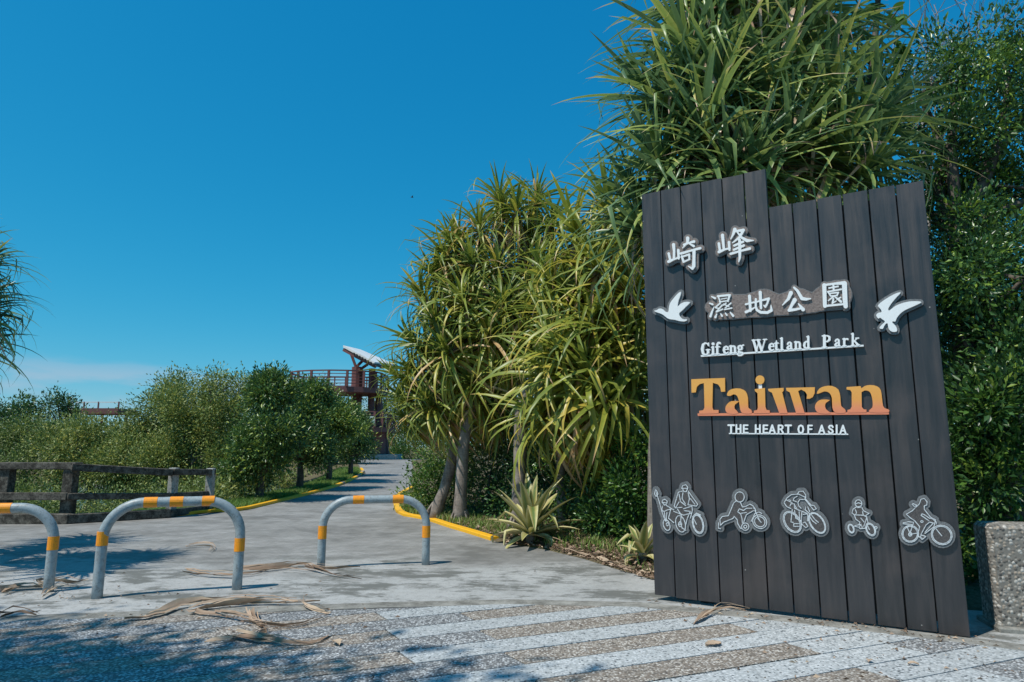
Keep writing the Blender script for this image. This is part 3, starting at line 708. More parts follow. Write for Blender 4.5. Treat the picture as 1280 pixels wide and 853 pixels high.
# serif line
FONT = {
 'G': [[(.57, .76, .035), (.47, .94, .035), (.31, .98, .045), (.15, .86, .07), (.09, .5, .085), (.15, .14, .07), (.31, .02, .045), (.48, .06, .04), (.54, .2, .07), (.54, .4, .07)], [(.4, .42, .035), (.67, .42, .035)], [(.58, .97, .03), (.58, .74, .03)]],
 'i': [[(.12, .62, .065), (.12, .03, .065)], [(.0, .03, .035), (.25, .03, .035)], [(.01, .6, .035), (.12, .6, .035)], [(.12, .88, .085)]],
 'f': [[(.15, .03, .065), (.15, .8, .06), (.22, .95, .045), (.33, .94, .05), (.37, .88, .05)], [(.02, .6, .035), (.33, .6, .035)], [(.02, .03, .035), (.3, .03, .035)]],
 'e': [[(.1, .35, .03), (.42, .35, .03)], [(.42, .35, .05), (.4, .52, .05), (.26, .61, .04), (.12, .5, .06), (.08, .3, .07), (.14, .1, .06), (.28, .02, .045), (.43, .12, .03)]],
 'n': [[(.12, .6, .065), (.12, .03, .065)], [(.0, .03, .035), (.24, .03, .035)], [(.01, .6, .035), (.12, .6, .035)], [(.14, .47, .03), (.28, .6, .04), (.39, .55, .055), (.43, .42, .065), (.43, .03, .065)], [(.32, .03, .035), (.55, .03, .035)]],
 'g': [[(.2, .6, .04), (.09, .53, .055), (.07, .4, .06), (.12, .28, .05), (.22, .24, .04), (.33, .31, .055), (.34, .45, .06), (.3, .56, .05), (.2, .6, .04)], [(.34, .55, .03), (.46, .62, .045)], [(.14, .24, .03), (.07, .12, .045), (.2, .06, .05), (.38, .0, .055), (.42, -.12, .05), (.3, -.22, .04), (.1, -.22, .04), (.02, -.12, .04), (.08, .0, .035)]],
 'W': [[(.1, .95, .07), (.34, .05, .07)], [(.34, .05, .035), (.54, .9, .035)], [(.46, .95, .07), (.74, .05, .07)], [(.74, .05, .035), (.99, .95, .035)], [(0, .97, .035), (.25, .97, .035)], [(.36, .97, .035), (.62, .97, .035)], [(.86, .97, .035), (1.12, .97, .035)]],
 't': [[(.16, .82, .02), (.14, .6, .06), (.14, .12, .065), (.22, .03, .04), (.34, .1, .03)], [(.01, .6, .035), (.3, .6, .035)]],
 'l': [[(.12, .98, .065), (.12, .03, .065)], [(.0, .03, .035), (.25, .03, .035)], [(.01, .97, .035), (.12, .97, .035)]],
 'a': [[(.09, .47, .055), (.14, .59, .04), (.26, .61, .045), (.34, .52, .06), (.35, .1, .06), (.45, .04, .035)], [(.34, .37, .035), (.14, .28, .05), (.07, .15, .065), (.15, .04, .05), (.32, .12, .03)]],
 'd': [[(.4, .98, .065), (.4, .03, .065)], [(.38, .5, .03), (.25, .6, .04), (.11, .46, .065), (.08, .27, .07), (.13, .1, .06), (.25, .03, .04), (.38, .13, .03)], [(.28, .97, .035), (.4, .97, .035)], [(.4, .03, .035), (.53, .03, .035)]],
 'P': [[(.17, .95, .085), (.17, .03, .085)], [(.15, .96, .035), (.4, .95, .04), (.56, .84, .065), (.56, .62, .065), (.4, .48, .04), (.17, .47, .035)], [(.0, .96, .035), (.2, .96, .035)], [(.0, .03, .035), (.36, .03, .035)]],
 'r': [[(.12, .6, .065), (.12, .03, .065)], [(.0, .03, .035), (.27, .03, .035)], [(.01, .6, .035), (.12, .6, .035)], [(.14, .44, .03), (.25, .6, .035), (.38, .57, .06)]],
 'k': [[(.12, .98, .065), (.12, .03, .065)], [(.0, .03, .035), (.25, .03, .035)], [(.01, .97, .035), (.12, .97, .035)], [(.15, .28, .03), (.44, .58, .035)], [(.35, .6, .035), (.58, .6, .035)], [(.25, .38, .045), (.52, .05, .07)], [(.4, .03, .035), (.66, .03, .035)]],
 'T': [[(0, .94, .085), (.62, .94, .085)], [(.31, .94, .085), (.31, .05, .085)]],
 'H': [[(.08, .97, .08), (.08, .05, .08)], [(.55, .97, .08), (.55, .05, .08)], [(.08, .52, .075), (.55, .52, .075)]],
 'E': [[(.08, .94, .08), (.08, .08, .08)], [(.08, .94, .075), (.52, .94, .075)], [(.08, .52, .075), (.48, .52, .075)], [(.08, .08, .075), (.54, .08, .075)]],
 'A': [[(.04, .04, .08), (.34, .95, .08), (.64, .04, .08)], [(.16, .34, .07), (.52, .34, .07)]],
 'R': [[(.08, .94, .08), (.08, .05, .08)], [(.08, .94, .075), (.4, .94, .075), (.54, .82, .08), (.53, .64, .08), (.4, .5, .075), (.08, .5, .075)], [(.36, .5, .08), (.6, .05, .08)]],
 'O': [[(.36, .95, .08), (.16, .84, .08), (.08, .5, .085), (.16, .16, .08), (.36, .05, .08), (.56, .16, .08), (.64, .5, .085), (.56, .84, .08), (.36, .95, .08)]],
 'F': [[(.08, .94, .08), (.08, .05, .08)], [(.08, .94, .075), (.5, .94, .075)], [(.08, .52, .075), (.46, .52, .075)]],
 'S': [[(.54, .76, .08), (.44, .93, .075), (.2, .93, .075), (.1, .76, .085), (.2, .58, .08), (.44, .46, .08), (.55, .26, .085), (.44, .07, .075), (.18, .07, .075), (.07, .26, .08)]],
 'I': [[(.08, .97, .085), (.08, .05, .085)]]}
def text(line, ox, oy, sc, base, wscale, hscale, mat, parent, y0, y1, rs):
    for ch, x0 in line:
        by = base(x0)
        slope = (base(x0 + 100) - by) / 100
        els = []
        for st in FONT[ch]:
            P = []
            for a, b, r in st:
                xx = x0 + a * wscale; P.append((ox + xx / sc, oy + (by + slope * a * wscale - b * hscale) / sc, r * rs / sc))
            els.append(('s', P))
        relief('letter', els, mat, parent, y0, y1, step=0.13)
bar = relief('letter_rail', Z(870, 405, 5.818, polys=[[(42, 231), (1221, 156), (1222, 168), (44, 243)]]), M['white'], sign, 0.006, 0.036, step=0.3)
text([('G', 45), ('i', 120), ('f', 148), ('e', 202), ('n', 250), ('g', 308), ('W', 415), ('e', 532), ('t', 576), ('l', 618), ('a', 664), ('n', 720), ('d', 784), ('P', 922), ('a', 1010), ('r', 1070), ('k', 1132)],
     870, 405, 5.818, lambda x: 232 - 0.0625 * (x - 42), 93, 88, M['white'], bar, 0.007, 0.039, 122)
bar = relief('letter_rail', Z(860, 465, 5.02, polys=[[(258, 384), (1005, 388), (1008, 396), (262, 391)]]), M['white'], sign, 0.004, 0.018, step=0.25)
text([('T', 256), ('H', 302), ('E', 348), ('H', 423), ('E', 472), ('A', 512), ('R', 566), ('T', 614), ('O', 690), ('F', 752), ('A', 822), ('S', 880), ('I', 930), ('A', 955)],
     860, 465, 5.02, lambda x: 386 + 0.004 * (x - 256), 56, 54, M['white'], bar, 0.005, 0.02, 66)
# large orange word
TW = {
 'T': [[(25, 48), (236, 40), (237, 125), (212, 127), (207, 100), (193, 80), (160, 70), (157, 225), (163, 240), (196, 240), (196, 262), (75, 265), (75, 245), (100, 242), (108, 225), (104, 72), (78, 78), (60, 95), (53, 130), (27, 132)]],
 'a': [cat([(248, 148), (258, 122), (285, 108), (330, 106), (365, 125), (380, 165), (382, 225), (400, 240), (402, 262), (350, 262), (332, 240), (325, 190), (312, 152), (290, 142), (268, 152)], n=2),
       cat([(240, 245), (242, 215), (265, 190), (292, 184), (325, 187), (300, 205), (296, 232), (320, 262), (262, 264)], n=2)],
 'i': [[(422, 110), (486, 103), (489, 220), (496, 240), (516, 243), (516, 260), (417, 262), (417, 245), (438, 240), (442, 225), (440, 135), (424, 122)]],
 'w': [[(505, 108), (603, 102), (603, 120), (594, 130), (628, 262), (577, 262), (530, 132), (509, 122)], [(618, 102), (798, 98), (797, 135), (785, 160), (765, 170), (747, 170), (750, 145), (738, 126), (712, 112), (694, 122), (735, 262), (682, 262), (642, 130), (622, 120)]],
 'b': [cat([(810, 138), (825, 108), (860, 92), (905, 90), (945, 112), (958, 160), (963, 215), (986, 235), (988, 258), (928, 258), (908, 225), (905, 165), (888, 132), (858, 124), (832, 134)], n=2),
       cat([(803, 240), (800, 212), (815, 188), (842, 175), (892, 178), (868, 195), (862, 218), (872, 240), (897, 262), (828, 262)], n=2)],
 'n': [[(997, 97), (1084, 91), (1090, 105), (1092, 222), (1104, 236), (1121, 238), (1121, 256), (1002, 258), (1003, 240), (1020, 236), (1029, 220), (1029, 130), (1020, 116), (997, 112)],
       cat([(1086, 112), (1108, 92), (1145, 84), (1188, 92), (1210, 115), (1218, 160), (1225, 215), (1242, 232), (1258, 236), (1258, 256), (1146, 256), (1140, 240), (1158, 225), (1160, 190), (1152, 148), (1138, 124), (1110, 118), (1088, 130)], n=2)]}
bar = relief('letter_rail', Z(860, 465, 5.02, polys=[[(64, 262), (1262, 252), (1262, 268), (66, 277)]]), M['orange'], sign, 0.004, 0.022, step=0.3)
for k in ('T', 'a', 'i', 'w', 'b', 'n'):
    relief('letter', Z(860, 465, 5.02, polys=TW[k]), M['orange'], bar, 0.005, 0.0245, step=0.2)
relief('letter_dot', Z(860, 465, 5.02, strokes=[[(455, 52, 28)]]), M['orange'], bar, 0.005, 0.0245, step=0.2)
relief('connector', Z(860, 465, 5.02, polys=[[(445, 76), (466, 76), (467, 106), (446, 107)]]), M['white'], bar, 0.003, 0.018, step=0.2)
# cyclist emblems
def ell(cx, cy, rx, ry, rot=0, n=18):
    c, s = math.cos(R(rot)), math.sin(R(rot)); return [(cx + rx * math.cos(a) * c - ry * math.sin(a) * s, cy + rx * math.cos(a) * s + ry * math.sin(a) * c) for a in [2 * math.pi * i / n for i in range(n + 1)]]
ICON = [
 (812, 595, 10.66, 38, [[(98, 180), (85, 240), (105, 272), (132, 240), (108, 188)], [(110, 225), (150, 350), (185, 480), (230, 600)], [(185, 352), (188, 322), (222, 308), (252, 332), (250, 360), (188, 350)], [(195, 360), (215, 388), (246, 372)], [(190, 400), (182, 460), (215, 470), (250, 452), (310, 435)], [(240, 390), (340, 450)], [(215, 470), (225, 560), (245, 600)], [(250, 480), (240, 570)], [(300, 440), (270, 560), (340, 620)],
   ell(245, 650, 42, 75, -18), ell(255, 640, 14, 22), ell(430, 635, 62, 112, -14), ell(425, 640, 20, 34), ell(662, 635, 72, 132, -14), ell(662, 635, 60, 116, -14), [(600, 560), (640, 640)], [(590, 540), (640, 490), (700, 520)],
   [(445, 168), (458, 128), (500, 115), (526, 150), (522, 178)], [(452, 165), (522, 165)], [(460, 178), (475, 208), (505, 208), (515, 182)], [(400, 215), (345, 400), (362, 425), (410, 345)], [(400, 215), (455, 200)], [(410, 240), (430, 340), (500, 395)], [(462, 222), (450, 300), (492, 370)], [(530, 200), (658, 375), (640, 400), (530, 382)], [(530, 220), (548, 300), (528, 380)], [(560, 300), (620, 375)], [(362, 425), (450, 415)], [(470, 435), (580, 400), (588, 455), (560, 560)], [(390, 440), (440, 520), (430, 620), (450, 690), (500, 720)], [(480, 460), (560, 470), (520, 560), (500, 640)], [(400, 640), (440, 640)], [(340, 470), (470, 520), (580, 490)]]),
 (892, 600, 11.375, 42, [ell(385, 240, 66, 72), [(345, 290), (300, 325), (270, 400), (225, 505), (140, 515), (105, 560), (115, 640), (160, 595), (290, 545), (308, 515), (350, 560), (360, 620), (400, 685), (430, 690)], [(88, 600), (85, 682), (118, 690)], [(398, 320), (425, 382), (470, 375), (530, 340), (575, 365), (590, 405)], [(560, 400), (480, 400), (440, 432), (380, 408), (358, 450), (400, 480), (418, 540), (425, 610)], [(440, 605), (480, 490), (580, 435)], [(410, 470), (480, 460)], ell(465, 660, 52, 52), ell(465, 660, 22, 22), ell(670, 590, 105, 92, 40), ell(670, 590, 78, 68, 40), [(600, 430), (675, 585)], [(548, 585), (600, 475), (660, 452), (700, 475)], [(595, 385), (615, 440)], [(640, 540), (690, 600)]]),
 (972, 605, 12.186, 46, [[(320, 142), (340, 110), (400, 108), (440, 165), (440, 205), (330, 152)], [(330, 152), (220, 160), (150, 215), (112, 285), (150, 342), (215, 372)], [(145, 240), (235, 285)], [(180, 235), (215, 252)], [(310, 185), (260, 215), (250, 250), (300, 270)], [(440, 210), (415, 235), (350, 232), (320, 280), (335, 335), (370, 368)], [(430, 235), (560, 395), (600, 375), (565, 325), (520, 320), (440, 228)], [(200, 335), (215, 300), (262, 300), (310, 385), (450, 440)], [(265, 300), (270, 365), (340, 402)], [(235, 385), (215, 575), (250, 582)], [(270, 400), (290, 520), (362, 552)], [(340, 420), (350, 520)], [(380, 430), (372, 600), (440, 662), (472, 640), (430, 575), (398, 590)], [(258, 600), (352, 600), (352, 642), (258, 642), (258, 600)],
   ell(235, 575, 118, 178, -34), ell(235, 575, 100, 160, -34), ell(612, 590, 105, 178, -34), ell(612, 590, 92, 164, -34), [(490, 480), (545, 560), (600, 602)], [(520, 460), (580, 540), (630, 580)], [(440, 345), (430, 390), (505, 455)], [(470, 345), (500, 420)], [(400, 460), (470, 450), (470, 560)]]),
 (1050, 615, 14.217, 52, [ell(335, 198, 60, 62), [(296, 205), (335, 188), (375, 202)], [(290, 245), (325, 275), (372, 268), (398, 220)], [(308, 258), (240, 300), (222, 370), (262, 402), (420, 410)], [(280, 310), (302, 362), (288, 395)], [(395, 270), (425, 330), (510, 372)], [(408, 345), (420, 402)], [(262, 402), (290, 482), (362, 532), (345, 575)], [(430, 410), (485, 445), (430, 605)], [(378, 460), (432, 525)], [(465, 415), (525, 372)], [(480, 430), (505, 545)], ell(205, 645, 52, 82, -20), ell(205, 645, 38, 66, -20), [(262, 600), (340, 622), (372, 645), (455, 640)], [(280, 590), (385, 570)], ell(375, 620, 26, 28), ell(552, 660, 78, 122, -27), ell(552, 660, 62, 102, -27), ell(645, 630, 20, 22), [(480, 560), (530, 665)]]),
 (1115, 612, 10.667, 40, [[(372, 170), (385, 128), (430, 115), (468, 160), (465, 202), (430, 215), (432, 262), (512, 362), (592, 432), (590, 455)], [(372, 170), (360, 195), (310, 240), (272, 280), (192, 325), (240, 370), (302, 410), (370, 490), (342, 600), (402, 662)], [(268, 192), (300, 225), (335, 205), (280, 184)], [(492, 412), (388, 340), (402, 320), (432, 332), (505, 382)], [(500, 430), (452, 470), (388, 590), (382, 632), (410, 650)], [(500, 430), (552, 442), (440, 565)], ell(400, 422, 16, 13), [(150, 440), (220, 425), (290, 432), (282, 462), (150, 452), (150, 440)], ell(245, 585, 112, 112), ell(245, 585, 96, 98), [(200, 490), (255, 605)], [(280, 460), (238, 590), (330, 578)], ell(245, 592, 22, 24), ell(662, 600, 142, 128, 25), ell(662, 600, 126, 112, 25), [(580, 510), (662, 612)], [(520, 368), (582, 400), (562, 475)], [(560, 490), (440, 582)], [(388, 600), (452, 620), (402, 662)], [(500, 380), (560, 385)]])]
for ox, oy, sc, off, polys in ICON:
    els = Z(ox, oy, sc, [[(x, y, 6.0 * sc / 11) for x, y in p] for p in polys])
    pl = relief('backing_plate', els, M['plate'], sign, 0.020, 0.032, off=off / sc, step=0.4, outer=True)
    fc = relief('emblem_face', els, M['face'], pl, 0.032, 0.037, off=off * 0.18 / sc, step=0.25, outer=True)
    relief('cyclist_emblem', els, M['etch'], pl, 0.0372, 0.0395, step=0.2)

# ------------------------------------------------------------------ steel hoop barriers
def hoop(A, B, h, tops, legs, label, rad=0.048, cr=0.34):
    A = Vector(A); B = Vector(B); L = (B - A).length; e = (B - A).normalized()
    root = empty('steel_hoop', A, math.atan2(e.y, e.x), label=label, cat='barrier', group='steel hoops across the path')
    h -= rad
    pts = [(0, -0.05)] + [(0, h * k / 6) for k in range(1, 6) if h * k / 6 < h - cr]
    for k in range(0, 11): a = math.pi * k / 20; pts.append((cr - cr * math.cos(a), h - cr + cr * math.sin(a)))
    pts += [(cr + (L - 2 * cr) * k / 6, h) for k in range(1, 6)]
    for k in range(0, 11): a = math.pi * k / 20; pts.append((L - cr + cr * math.sin(a), h - cr + cr * math.cos(a)))
    pts += [(L, z) for z in ((h - cr) * 0.66, (h - cr) * 0.33)] + [(L, -0.05)]
    P = [Vector((x, 0, z)) for x, z in pts]
    mb = MB(); mb.tube(P, rad, 18); mb.build('tube', M['steel'], root, smooth=True)
    for x0, x1 in tops:
        mb = MB(); mb.tube([(x0, 0, h), (x1, 0, h)], rad + 0.0025, 18); mb.build('reflective_band', M['band'], root, smooth=False)
    for x, z0, z1 in legs:
        mb = MB(); mb.tube([(x * L, 0, z0), (x * L, 0, z1)], rad + 0.0025, 18); mb.build('reflective_band', M['band'], root, smooth=False)
    return root
H1a, H1b = gnd(121, 748), gnd(296, 737); H2a, H2b = gnd(401, 711), gnd(532, 706); H0b = gnd(60, 740)
hoop(H1a, H1b, 0.92, [(0.33, 0.45), (0.56, 0.68), (0.85, 0.965)], [(0, 0.48, 0.61), (1, 0.37, 0.50)], 'nearest full steel hoop, three orange bands on top, between dry leaf piles', cr=0.34)
hoop(H2a, H2b, 0.83, [(0.34, 0.47), (0.81, 0.94)], [(0, 0.34, 0.49), (1, 0.32, 0.46)], 'farther steel hoop with two orange bands on top, near the yellow kerb', cr=0.32)
hoop(H0b - Vector((1.15, 0.30, 0)), H0b, 0.86, [(0.30, 0.42), (0.66, 0.80)], [(0, 0.36, 0.5), (1, 0.40, 0.53)], 'steel hoop cut off by the left edge with dry leaves at its foot', cr=0.32)

# ------------------------------------------------------------------ timber rail fence
fence = empty('rail_fence', (-8.39, 12.85, 0), 0, label='dark weathered timber rail fence along the pond at left', cat='fence')
def fp(x, y, z): return Vector((x + 8.39, y - 12.85, z))
fpts = [(-13.5, 12.95), (-11.6, 12.95), (-9.65, 12.95), (-8.42, 12.93), (-7.02, 14.05), (-6.72, 15.1)]
hts = [1.13, 1.13, 1.13, 1.12, 0.97, 0.93]
for i, ((x, y), h) in enumerate(zip(fpts, hts)):
    mb = MB(); wdt = 0.20 if i < 4 else 0.155
    mb.box((0, 0, 0), (wdt, wdt, h + (0.04 if i > 3 else 0)), bev=0.01); mb.build('post', M['rail'] if i < 4 else M['paleconc'], fence, fp(x, y, h / 2))
    if i == 2:
        mb = MB(); mb.bar((0.0, 0, 0), (0.35, 0, 1.0), 0.13, 0.13, bev=0.008); mb.build('brace', M['rail'], fence, fp(x - 0.42, y, 0.05))
def rail(a, b, z0, z1, wd, h, off=0.0, mat='rail'):
    A = fp(a[0], a[1] - off, z0); B = fp(b[0], b[1] - off, z1)
    mb = MB(); mb.bar(Vector((0, 0, 0)), B - A, wd, h, bev=0.012); mb.build('rail', M[mat], fence, A)
rail((-13.9, 12.95), (-8.28, 12.95), 1.06, 1.06, 0.24, 0.13, 0.03)
rail((-8.35, 12.92), (-6.98, 14.02), 1.04, 0.90, 0.17, 0.14, 0.12); rail((-7.0, 14.03), (-6.70, 15.3), 0.91, 0.86, 0.15, 0.13, 0.12)
rail((-13.9, 12.95), (-8.35, 12.95), 0.50, 0.50, 0.09, 0.14, 0.16)
rail((-8.35, 12.92), (-6.98, 14.02), 0.50, 0.43, 0.09, 0.12, 0.15); rail((-7.0, 14.03), (-6.70, 15.3), 0.43, 0.40, 0.08, 0.11, 0.12)
rail((-13.9, 12.95), (-8.25, 12.95), 0.09, 0.09, 0.18, 0.19, 0.17)
rail((-8.3, 12.92), (-6.95, 14.02), 0.09, 0.09, 0.16, 0.17, 0.15); rail((-7.0, 14.03), (-6.70, 15.3), 0.08, 0.08, 0.14, 0.14, 0.13)

# ------------------------------------------------------------------ viewing tower
TY = 50.0; K = TY / FPX * 1.0
def tz(y): return at(640, y, TY).z
def tx(x): return at(x, 500, TY).x
T0 = Vector((tx(472), TY, rise(TY)))
tower = empty('viewing_tower', T0, 0, label='dark red timber viewing tower with tilted white roof at the end of the path', cat='tower')
def tp(px, py, dy=0.0): return Vector((tx(px) - T0.x, dy, tz(py) - T0.z))
def tbar(name, a, b, wd, mat='tower', n=0):
    mb = MB()
    if n: mb.tube([Vector((0, 0, 0)), b - a], wd, n)
    else: mb.bar(Vector((0, 0, 0)), b - a, wd, wd, up=(0, 1, 0) if abs((b - a).normalized().z) > 0.9 else (0, 0, 1))
    return mb.build(name, M[mat], tower, a)
def deck(px0, px1, py, th, depth, nm='deck'):
    x0, x1 = tp(px0, py).x, tp(px1, py).x; z = tp(0, py).z; n = 9
    ring = []
    for k in range(n): a = math.pi + math.pi * k / (n - 1); ring.append(Vector(((x0 + x1) / 2 + (x1 - x0) / 2 * math.cos(a), depth * 0.5 * math.sin(a) * 1.0 - 0.6, 0)))
    ring += [Vector((x1, depth * 0.5, 0)), Vector((x0, depth * 0.5, 0))]
    V = [(p.x, p.y, z) for p in ring] + [(p.x, p.y, z - th) for p in ring]; m_ = len(ring)
    F = [tuple(range(m_)), tuple(range(2 * m_ - 1, m_ - 1, -1))] + [(i, i + m_, (i + 1) % m_ + m_, (i + 1) % m_) for i in range(m_)]
    mb = MB(); mb.add(V, F); mb.build(nm, M['tower'], tower); return ring, z
def railing(ring, z, h, panels=True):
    k = len(ring)
    for i in range(k):
        a, b = ring[i], ring[(i + 1) % k]
        tbar('railing_post', Vector((a.x, a.y, z)), Vector((a.x, a.y, z + h)), 0.16)
        mb = MB()
        for f in (1.0, 0.8, 0.6, 0.4, 0.2):
            mb.bar((0, 0, f * h), (b.x - a.x, b.y - a.y, f * h), 0.05 if f < 1 else 0.12, 0.05 if f < 1 else 0.09)
        mb.build('railing_panel', M['tower'], tower, (a.x, a.y, z))
        n = int((b - a).length / 0.8)
        for j in range(1, n): c = a + (b - a) * j / n; tbar('railing_post', Vector((c.x, c.y, z)), Vector((c.x, c.y, z + h)), 0.08)
r1, z1 = deck(366, 478, 487, 0.38, 4.2); railing(r1, z1, 1.15)
r2, z2 = deck(441, 491, 535, 0.35, 2.8); railing(r2, z2, 1.1)
tbar('column', tp(443, 574, 0.6), tp(443, 436 + 22, 0.6), 0.42, n=10); tbar('column', tp(462, 530, 0.6), tp(462, 460, 0.6), 0.26, n=8)
tbar('column', tp(475, 574), tp(474, 530), 0.55, n=10); tbar('column', tp(469, 574, 1.2), tp(469, 500, 1.2), 0.3, n=8); tbar('column', tp(481, 574, 1.6), tp(467, 492, 1.6), 0.26, n=8)
for a, b in (((443, 512), (452, 497)), ((443, 512), (434, 497)), ((474, 556), (488, 542)), ((474, 556), (461, 542))): tbar('strut', tp(*a), tp(*b), 0.16)
for a, b in (((442, 458), (435, 441)), ((443, 458), (455, 446)), ((444, 464), (457, 455))): tbar('roof_strut', tp(*a, 0.3), tp(*b, 0.3), 0.18)
def roofq(name, a, b, y0, y1, th, mat):
    A, B = tp(*a), tp(*b); n = Vector((-(B.z - A.z), 0, B.x - A.x)).normalized() * th
    V = [(A.x, y0, A.z), (B.x, y0 + 0.0, B.z), (B.x, y1, B.z), (A.x, y1, A.z)]; V += [(x - n.x, y, z - n.z) for x, y, z in V]
    mb = MB(); mb.add(V, [(0, 1, 2, 3), (7, 6, 5, 4), (0, 4, 5, 1), (1, 5, 6, 2), (2, 6, 7, 3), (3, 7, 4, 0)]); return mb.build(name, M[mat], tower)
# pitched sheet seen partly from above: near eave lower than far eave
Ah, Bh = tp(433, 435), tp(481, 453); 
V = [Vector((Ah.x, -1.6, Ah.z - 0.05)), Vector((tp(467, 459).x + 0.6, -3.0, tp(0, 459).z)), Vector((Bh.x + .3, 2.2, Bh.z + 0.12)), Vector((Ah.x + 0.5, 1.8, Ah.z + 0.14))]
mb = MB(); mb.add([tuple(v) for v in V] + [tuple(v - Vector((0, 0, 0.16))) for v in V], [(0, 1, 2, 3), (7, 6, 5, 4), (0, 4, 5, 1), (1, 5, 6, 2), (2, 6, 7, 3), (3, 7, 4, 0)]); mb.build('roof_sheet', M['roofwhite'], tower)
for f in (0.05, 0.35, 0.65, 0.95):
    a = V[0].lerp(V[3], f) - Vector((0, 0, 0.32)); b = V[1].lerp(V[2], f) - Vector((0, 0, 0.32)); tbar('rafter', a, b, 0.22)
for f in np.linspace(0.35, 1.06, 9):
    a = V[0].lerp(V[1], f) + Vector((0, -0.25, -0.22)); b = V[3].lerp(V[2], f) + Vector((0, 0.2, -0.22)); tbar('roof_slat', a, b, 0.13, 'towerdark')
for px in (468, 476):
    mb = MB(); mb.box((0, 0, 0), (0.42, 0.06, 0.5)); mb.build('info_board', M['board'], tower, tp(px, 527, -2.95))
mb = MB(); mb.box((0, 0, 0), (3.2, 2.6, 0.5), bev=0.03); mb.build('footing', M['paleconc'], tower, (0.1, 0.4, 0.12))
# far platform beyond the mangroves
q = at(128, 520, 62)
plat = empty('raised_platform', (q.x, 62, 0), 0, label='distant dark red raised platform with railing showing above the mangroves', cat='platform')
mb = MB(); mb.box((0, 0, 0), (4.6, 3, 0.5)); mb.build('deck', M['tower'], plat, (0, 0, at(0, 515, 62).z))
mb = MB()
for x in (-2.2, 0, 2.2): mb.tube([(x, 0, 0), (x, 0, at(0, 515, 62).z)], 0.12, 8)
mb.build('pillar', M['tower'], plat)
for x in (-2.25, -0.9, 0.4, 2.25):
    mb = MB(); mb.box((0, 0, 0), (0.1, 0.1, 0.7)); mb.build('railing_post', M['tower'], plat, (x, -1.4, at(0, 511, 62).z + 0.2))
mb = MB(); mb.box((0, 0, 0), (4.6, 0.08, 0.08)); mb.build('railing', M['roofwhite'], plat, (0, -1.4, at(0, 511, 62).z + 0.5))

# ------------------------------------------------------------------ concrete planter block
pc = gnd(1249, 789)
planter = empty('concrete_block', pc, R(-15), label='waist high exposed aggregate concrete block right of the timber sign', cat='planter')
mb = MB(); mb.box((0, 0, 0), (1.3, 0.32, 0.80), bev=0.03); mb.build('block', M['planter'], planter, (0.65, 0.16, 0.40))
mb = MB(); mb.box((0, 0, 0), (1.4, 0.44, 0.05), bev=0.01); mb.build('plinth', M['edging'], planter, (0.68, 0.16, 0.012))

